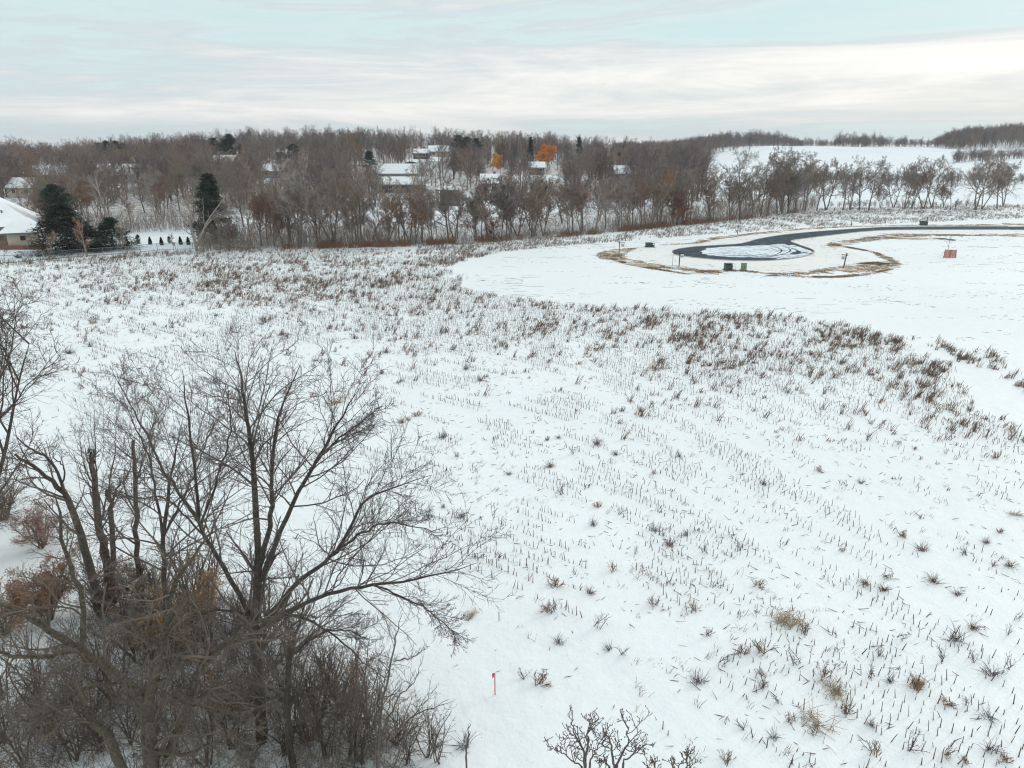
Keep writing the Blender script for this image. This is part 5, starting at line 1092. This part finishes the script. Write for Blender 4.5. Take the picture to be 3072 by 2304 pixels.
fg('gnarled_olive_tree', 'gnarled olive barked tree with crooked limbs at the bottom left', [
 [(480, 2683, 13, .27), (470, 2450, 13, .24), (452, 2300, 13, .21), (445, 2190, 13, .185), (440, 2100, 13, .16)],
 [(440, 2110, 13, .15), (362, 2037, 13, .13), (289, 1979, 12.9, .115), (235, 1950, 12.9, .10), (145, 1885, 12.8, .08), (60, 1840, 12.8, .05), (-60, 1790, 12.7, .02)],
 [(445, 2109, 13, .14), (467, 2030, 13, .12), (492, 1935, 13, .105), (506, 1849, 13, .085), (521, 1758, 13, .065), (579, 1670, 13, .04), (640, 1590, 13, .012)],
 [(499, 2290, 13.2, .12), (521, 2203, 13.2, .12), (557, 2150, 13.2, .115), (579, 2066, 13.2, .11), (600, 2015, 13.2, .10), (651, 1957, 13.2, .09), (741, 1885, 13.3, .07), (820, 1850, 13.4, .045), (900, 1790, 13.5, .015)],
 [(239, 1952, 12.9, .075), (250, 1900, 12.9, .07), (246, 1812, 12.9, .065), (224, 1722, 12.9, .055), (188, 1634, 12.9, .045), (184, 1562, 12.9, .035), (165, 1480, 12.9, .012)],
 [(235, 1952, 12.9, .06), (150, 1966, 12.9, .055), (72, 1970, 12.8, .05), (0, 1959, 12.8, .04), (-120, 1930, 12.7, .02)],
 [(369, 2310, 12.6, .13), (325, 2210, 12.6, .12), (275, 2156, 12.6, .10), (253, 2120, 12.6, .08), (200, 2110, 12.6, .05), (130, 2150, 12.5, .03), (60, 2230, 12.4, .01)],
 [(350, 2052, 13, .06), (253, 2066, 12.8, .05), (181, 2113, 12.6, .04), (65, 2225, 12.4, .025), (20, 2290, 12.2, .01)],
 [(460, 2060, 13, .07), (520, 2000, 12.8, .05), (420, 1900, 12.6, .035), (380, 1800, 12.5, .012)],
 [(506, 1849, 13, .05), (440, 1790, 12.9, .035), (370, 1740, 12.9, .02), (310, 1710, 12.8, .008)],
 [(590, 2040, 13.2, .05), (520, 2090, 13, .04), (600, 2120, 12.8, .03), (700, 2150, 12.6, .01)],
 [(452, 2250, 13, .07), (560, 2260, 12.7, .05), (680, 2210, 12.5, .03), (800, 2180, 12.4, .01)]],
 M['bark_olive'], M['twig_near2'], ms=(14, 7, 4), ratios=(.38, .45, .5), rmin=.005, up=-.01, wander=.2, seed=13)
# broken snags
def snag(label, limbs, sprouts=True, seed=1):
    rr = np.random.default_rng(seed); P, R = traced(limbs, n=16, thin=.72); P[:, 1:-1] += rr.normal(0, .03, P[:, 1:-1].shape)
    return own_tree('broken_snag', label, 'dead tree', P, R, levels(P, R, rr, (9, 5, 4) if sprouts else (3, 2), (.3, .45, .5), .005, .06, .2), M['bark_dead'], M['twig_near'], 9)
snag('pale topped broken snag, tallest and straightest of the dead trunks', [[(416, 1775, 25.3, .16), (411, 1640, 25.3, .14), (408, 1500, 25.3, .12), (402, 1400, 25.3, .10), (400, 1322, 25.3, .085)], [(408, 1460, 25.3, .04), (425, 1390, 25.2, .03), (446, 1325, 25.2, .012)]], seed=21)
snag('thick dark snag with a forked broken top', [[(338, 1810, 24.8, .25), (318, 1690, 24.8, .22), (302, 1600, 24.8, .2), (290, 1500, 24.8, .17), (278, 1410, 24.8, .14), (273, 1372, 24.8, .12)], [(276, 1400, 24.8, .08), (283, 1370, 24.8, .06), (281, 1350, 24.8, .03)], [(275, 1385, 24.8, .07), (264, 1345, 24.8, .03)]], seed=22)
snag('short broken snag with one crooked arm pointing right', [[(337, 1770, 24.2, .15), (338, 1640, 24.2, .14), (336, 1540, 24.2, .13), (322, 1472, 24.2, .11)], [(340, 1500, 24.2, .06), (352, 1465, 24.2, .05), (372, 1440, 24.2, .035), (392, 1408, 24.2, .02)]], seed=23)
fg('leaning_bare_tree', 'leaning bare tree curving left behind the broken snags', [
 [(292, 1800, 23.5, .20), (270, 1700, 23.5, .18), (235, 1580, 23.4, .15), (200, 1490, 23.3, .12), (150, 1440, 23.2, .09), (95, 1395, 23.1, .07), (42, 1362, 23, .05)],
 [(205, 1500, 23.3, .08), (180, 1430, 23.2, .06), (140, 1370, 23.1, .05), (90, 1345, 23, .04), (40, 1300, 22.9, .012)],
 [(188, 1460, 23.3, .04), (190, 1400, 23.2, .03), (160, 1370, 23.1, .02), (170, 1330, 23, .01)]], M['bark_near'], M['twig_near'], ms=(9, 5, 4), seed=24)
fg('shooting_sapling', 'thin upright sapling sprouting around the forked snag', [
 [(315, 1720, 26, .06), (300, 1560, 26, .05), (290, 1420, 26, .035), (285, 1320, 26, .02), (280, 1225, 26, .006)], [(305, 1560, 26, .04), (335, 1420, 26, .03), (345, 1320, 26, .02), (350, 1240, 26, .006)], [(300, 1500, 26, .035), (250, 1380, 26, .02), (235, 1280, 26, .006)], [(312, 1560, 26, .035), (380, 1440, 26, .02), (400, 1330, 26, .006)]],
 M['bark_near'], M['twig_near'], ms=(12, 6, 3), up=.08, seed=25)
def pale_log(label, a, b_, r0, r1):
    P = np.array([catmull([PD(*a), PD((a[0] + b_[0]) / 2, (a[1] + b_[1]) / 2 - 4, a[2]), PD(*b_)], 8)]); c = P[0, 0].copy(); V, F = tubes(P - c, np.linspace(r0, r1, 8)[None], 8); o = link('fallen_log', mesh_np('fallen_log', V, F, M['birch'], True)); o.location = tuple(c); tag(o, label, 'fallen log')
pale_log('pale peeled log lying among the near thicket, upper piece', (448, 1724, 24.5), (380, 1770, 23.6), .10, .13)
pale_log('thin pale branch lying left of the peeled log', (385, 1762, 24.0), (325, 1768, 24.0), .05, .035)
def gen_tree(name, label, px, py, h_, seed, mt, mc, forks=2, spread=.5, rmin=.0055, tr_=.2, yd=None, up=.05):
    x, y = G(px, py) if yd is None else (ray(px, 1400)[0] / ray(px, 1400)[1] * yd, yd)
    tr, cr = bare_variant(seed, h_, spread, tr_, forks, 1.15, up, .2, rmin=rmin); o = empty(name, (x, y, 0)); link('trunk', tr.mesh(name + '_trunk', mt), o); link('crown', cr.mesh(name + '_crown', mc), o); return tag(o, label, 'tree')
gen_tree('left_edge_tree', 'purple dark bare tree filling the photo left edge', -40, 1570, 12.5, 501, M['bark_near'], M['twig_near'], 3, .66, rmin=.009)
gen_tree('left_edge_tree', 'lower tangled bare tree at the left edge beside the purple one', -60, 1740, 8.5, 502, M['bark_near'], M['twig_near'], 3, .7, rmin=.008)
# sapling with whip branches on the right side of the thicket
fg('whip_sapling', 'young tree with long whip branches right of the near thicket', [
 [(1135, 2350, 15.3, .055), (1143, 2150, 15.3, .045), (1165, 2030, 15.3, .035), (1183, 1940, 15.3, .025), (1205, 1840, 15.3, .008)],
 [(1140, 2250, 15.3, .03), (1225, 2160, 15, .025), (1280, 2130, 14.9, .018), (1360, 2105, 14.8, .006)],
 [(1143, 2200, 15.3, .03), (1200, 2090, 15.2, .02), (1240, 2050, 15.1, .014), (1262, 1980, 15, .005)],
 [(1183, 1985, 15.3, .02), (1240, 1970, 15.2, .014), (1290, 1938, 15.1, .005)],
 [(1160, 2260, 15.3, .03), (1165, 2130, 15.2, .02), (1195, 2040, 15.2, .005)],
 [(1170, 2330, 15.3, .03), (1230, 2170, 15.1, .02), (1310, 2060, 15, .005)], [(1130, 2330, 15.3, .03), (1125, 2120, 15.4, .02), (1140, 1990, 15.4, .005)]],
 M['twig_near'], M['twig_near'], ms=(9, 4), ratios=(.28, .4), up=.08, seed=31, k=6)
fg('thin_twin_tree', 'thin twin stemmed tree behind the whip sapling', [
 [(1045, 2285, 17, .05), (1052, 2180, 17, .04), (1060, 2060, 17, .03), (1070, 1900, 17, .008)], [(1045, 2280, 17, .045), (1075, 2150, 17, .03), (1095, 2020, 17, .02), (1110, 1900, 17, .006)]], M['twig_near'], M['twig_near'], ms=(12, 6, 3), ratios=(.35, .45, .5), seed=32, k=6)
fg('dark_thicket_tree', 'dark crooked tree with a looped limb right of the tallest near trunk', [
 [(885, 2330, 16.8, .13), (865, 2200, 16.8, .12), (862, 2080, 16.8, .10), (870, 1960, 16.8, .08), (900, 1860, 16.8, .04), (930, 1780, 16.8, .01)],
 [(865, 2110, 16.8, .06), (910, 2080, 16.6, .05), (940, 2110, 16.5, .045), (930, 2135, 16.4, .03), (905, 2130, 16.3, .01)],
 [(862, 2100, 16.8, .06), (780, 2090, 16.6, .045), (700, 2085, 16.4, .03), (620, 2060, 16.3, .01)], [(868, 2050, 16.8, .06), (950, 2130, 16.5, .04), (1060, 2150, 16.3, .025), (1150, 2170, 16.2, .006)],
 [(880, 1960, 16.8, .05), (960, 1900, 16.6, .04), (1040, 1890, 16.5, .02), (1110, 1920, 16.4, .006)]], M['bark_near'], M['twig_near'], ms=(16, 9, 5), ratios=(.42, .45, .5), rmin=.0055, seed=33)
fg('dark_snag_stem', 'short black dead stem in the snow at the bottom centre', [[(1398, 2330, 14.6, .035), (1400, 2250, 14.6, .03), (1405, 2200, 14.6, .02), (1411, 2172, 14.6, .008)]], M['twig_near'], M['twig_near'], ms=(3, 2), ratios=(.1, .4), seed=34, k=6, cat='dead stem')
# knobbly tree tops reaching in at the bottom edge
def knobby(name, label, limbs, seed, mt=None):
    rr = np.random.default_rng(seed); SP_, SR_ = traced([L[:3] for L in limbs], n=6); P, R = traced([L[2:] for L in limbs], n=12); P[:, 1:] += rr.normal(0, .015, P[:, 1:].shape)
    R = R * .75; P1, R1 = spawn(P, R, 6, rr, .15, .9, (28, 60), .42, 5, .7, .008, .2, .10, .6, .3); P2, R2 = spawn(P1, R1, 3, rr, .25, 1, (30, 65), .55, 4, .8, .0065, .22, .10, .75, .2)
    P3, R3 = spawn(P2, R2, 2, rr, .4, 1, (30, 70), .45, 3, .9, .0055, .2, .1, .9, .1)
    tips = P3[:, -1]; kp = np.stack([tips - [0, 0, .01], tips, tips + [0, 0, .02]], 1); kr = np.tile([[.004, .009, .004]], (len(tips), 1))
    b0 = np.array([SP_[0, 0, 0], SP_[0, 0, 1], 0]); o = empty(name, tuple(b0)); a = Acc(); a.add(*tubes(SP_ - b0, SR_, 7)); a.add(*tubes(P - b0, R, 7)); link('trunk', a.mesh(name + '_trunk', M['twig_near'], True), o)
    a = Acc(); [a.add(*tubes(p_ - b0, r_, 4)) for p_, r_ in ((P1, R1), (P2, R2), (P3, R3), (kp, kr))]; link('crown', a.mesh(name + '_crown', M['twig_near']), o); return tag(o, label, 'tree')
def down(px, py, yd, r):   # extend a stem to the ground below
    p = PD(px, py, yd); q, w_ = proj(p[0], yd, 0); return [(float(q), float(w_), yd, r), (float((q + px) / 2), float((w_ + py) / 2), yd, r * .95)]
knobby('knobbly_tree', 'knobbly black twigged treetop at the bottom edge, left one', [down(1757, 2330, 9.5, .05) + [(1755, 2304, 9.5, .03), (1752, 2270, 9.5, .028), (1735, 2230, 9.5, .022), (1722, 2190, 9.5, .014), (1718, 2155, 9.5, .008)],
 down(1760, 2335, 9.5, .03) + [(1756, 2290, 9.5, .026), (1765, 2220, 9.5, .02), (1762, 2190, 9.5, .014), (1775, 2160, 9.5, .008)], down(1758, 2335, 9.5, .03) + [(1745, 2300, 9.5, .02), (1700, 2270, 9.5, .014), (1672, 2235, 9.5, .008)], down(1760, 2340, 9.5, .03) + [(1770, 2290, 9.4, .02), (1790, 2250, 9.4, .014), (1815, 2215, 9.4, .008)]], 61)
knobby('knobbly_tree', 'knobbly black twigged treetop at the bottom edge, second one', [down(1850, 2340, 9.2, .05) + [(1845, 2300, 9.2, .03), (1835, 2250, 9.2, .024), (1825, 2215, 9.2, .016), (1812, 2195, 9.2, .008)],
 down(1852, 2340, 9.2, .035) + [(1850, 2295, 9.2, .026), (1880, 2240, 9.2, .02), (1885, 2200, 9.2, .012), (1878, 2170, 9.2, .008)], down(1852, 2345, 9.2, .03) + [(1870, 2290, 9.2, .02), (1905, 2255, 9.2, .014), (1938, 2232, 9.2, .008)], down(1848, 2345, 9.2, .03) + [(1828, 2300, 9.2, .02), (1800, 2275, 9.2, .01)]], 62)
knobby('knobbly_tree', 'lowest knobbly treetop barely entering the bottom edge', [down(2080, 2400, 8.8, .04) + [(2070, 2330, 8.8, .024), (2062, 2290, 8.8, .014), (2058, 2275, 8.8, .008)], down(1960, 2400, 8.8, .04) + [(1968, 2330, 8.8, .02), (1962, 2285, 8.8, .009)], down(2000, 2400, 8.8, .03) + [(2030, 2330, 8.8, .018), (2045, 2285, 8.8, .009)]], 63)

# thicket shrubs: bare, twiggy, each one a thing
SH = []
for i in range(6):
    q, vv = shrub_meshes(700 + i, [2.2, 3.0, 3.6, 2.6, 1.8, 3.2][i], [7, 6, 6, 9, 10, 5][i], .0055, 'twig', [.5, .4, .35, .6, .8, .3][i], (6, 4, 3)); SH.append((q.mesh('thicket_shrub', [M['twig_near'], M['twig_near2']][i in (1, 2, 3, 4)]), vv))
rsb = np.random.default_rng(8); placed = []
TH_P = [(40, 2230), (120, 2120), (30, 2080), (200, 2280), (290, 2250), (380, 2230), (540, 2250), (620, 2290), (700, 2240), (640, 2160), (560, 2100), (720, 2110), (830, 2260), (940, 2230), (1010, 2270), (960, 2150), (880, 2120), (1080, 2290), (1180, 2290), (1240, 2270), (1110, 2190), (1020, 2120), (820, 2010), (700, 1990), (620, 1960), (540, 1900), (600, 1850), (450, 1880), (690, 1880), (380, 1850), (470, 1790), (300, 1850), (560, 1790), (640, 1800), (150, 2200), (80, 2290), (470, 2200), (1310, 2290), (780, 1900), (250, 2180), (880, 1950), (400, 1980), (960, 2020), (350, 2100)]
items = []
for i, (px, py) in enumerate(TH_P):
    x, y = G(px, py); x += rsb.normal(0, .2); s = rsb.uniform(.8, 1.15) * (.7 if px > 1150 else 1); v_ = i % 6
    o = link('thicket_shrub', SH[v_][0]); o.location = (x, y, 0); o.rotation_euler = (0, 0, rsb.uniform(0, 6)); o.scale = (s, s, s); tag(o, cat='shrub', group='bare shrubs of the near thicket'); items.append((px, py, o))
lv_ = {}
for px, py, o in items: lv_.setdefault(int(np.searchsorted([1900, 2010, 2130, 2215], py)), []).append((px, o))
for zi, L in lv_.items():
    L.sort(key=lambda q: q[0])
    for i, (px, o) in enumerate(L): o['label'] = f"bare twiggy shrub, {ORD[min(i, 19)]} from left in the {['top row of the thicket by the snags', 'upper row below the snags', 'middle row of the thicket', 'lower row of the thicket', 'lowest row at the photo bottom'][zi]}"
rb = np.random.default_rng(91); gg = []
TP = [(-60, 2330), (-60, 2060), (120, 1960), (250, 1760), (480, 1740), (700, 1830), (830, 1900), (1000, 2010), (1130, 2160), (1260, 2290), (1200, 2420), (0, 2420)]
TPg = [G(*p) for p in TP]
while len(gg) < 1500:
    a, b_ = rb.uniform(-17, 2), rb.uniform(13, 29)
    if in_poly(np.array([a]), np.array([b_]), TPg)[0]: gg.append((a, b_))
gg = np.array(gg); n = len(gg); h = rb.uniform(.4, 2.1, n); p = np.c_[gg, np.full(n, -.05)]; d = np.c_[rb.normal(0, .45, (n, 2)), np.ones(n)]; P = [p]
for s in range(6): d = d + rb.normal(0, .2, d.shape); d[:, 2] -= .04; d /= np.linalg.norm(d, axis=1, keepdims=True); p = p + d * h[:, None] / 6; P.append(p)
P = np.stack(P, 1); R = (h * .003 + .005)[:, None] * np.linspace(1, .5, 7)[None]
P2, R2 = spawn(P, R, 7, rb, .15, 1, (25, 70), .45, 4, .7, .005, .2, .02, .6); P3, R3 = spawn(P2, R2, 4, rb, .15, 1, (25, 65), .5, 3, .7, .0048, .2, .02, .6)
ua = Acc(); [ua.add(*tubes(a, b_, 3)) for a, b_ in ((P, R), (P2, R2), (P3, R3))]
tag(link('tangled_brush', ua.mesh('tangled_brush', M['twig_near2'])), kind='stuff', label='tangled brown briars and brush under the near trees')
# shrubs that kept their dry leaves
def oak_shrub(label, px, py, s, seed, n_, mat='oak_leaf'):
    q, vv = shrub_meshes(seed, 2.6, 12, .006, 'twig', .8, (7, 5)); rr = np.random.default_rng(seed); c = vv[rr.choice(len(vv), n_)] + rr.normal(0, .06, (n_, 3)); V, F = needles(c, np.full(n_, .11), 1, rr, (.3, .3, .3))
    x, y = G(px, py); o = empty('oak_shrub', (x, y, 0), seed); o.scale = (s * 1.2, s * 1.2, s); link('stems', q.mesh('oak_stems', M['twig_near2']), o); link('foliage', mesh_np('oak_foliage', V, F, M[mat]), o); tag(o, label, 'shrub')
oak_shrub('brown leaved oak shrub below the leaning bare tree', 130, 1640, .85, 801, 8000)
oak_shrub('large orange brown leaved shrub at the left of the thicket', 150, 1860, 1.0, 802, 15000)
oak_shrub('golden brown leaved shrub at the photo left edge', 15, 1905, .8, 803, 9000)
oak_shrub('grey brown leaved shrub above the large orange brown one at the left edge', 10, 1560, .9, 804, 4000, 'weed')
oak_shrub('rust leaved shrub at the foot of the broken snags', 300, 1840, .9, 805, 3500, 'redleaf')
oak_shrub('rust leaved shrub tangled under the tallest near tree', 600, 1900, 1.0, 806, 5000)
oak_shrub('tan leaved shrub right of the tallest near trunk', 1030, 2150, .9, 807, 2200, 'straw')
oak_shrub('low orange brown leaved shrub between the pale log and snag', 420, 1800, .7, 808, 2600, 'oak_leaf')
oak_shrub('dull orange leaved shrub in the middle of the near thicket', 480, 2010, .8, 810, 3000)
oak_shrub('dull orange leaved shrub low in the thicket under the gnarled tree', 700, 2150, .7, 811, 2200)
oak_shrub('small tan leaved shrub by the whip sapling foot', 1190, 2230, .6, 809, 1500, 'straw')

# ---------------------------------------------------------------- thin winter haze
hb = Acc(); hb.box(-2900, 2900, -170, 2900, -4, 60); hz = hb.mesh('haze', bpy.data.materials.new('thin_haze')); hm = hz.materials[0]; hm.use_nodes = True; ht = hm.node_tree; ht.nodes.clear()
vo = N('ShaderNodeVolumePrincipled', ht); vo.inputs['Color'].default_value = (.86, .90, .97, 1); vo.inputs['Density'].default_value = .00014; vo.inputs['Anisotropy'].default_value = .2
oo = N('ShaderNodeOutputMaterial', ht); ht.links.new(vo.outputs[0], oo.inputs['Volume']); tag(link('haze', hz), kind='stuff', label='thin pale winter haze over the far hills')
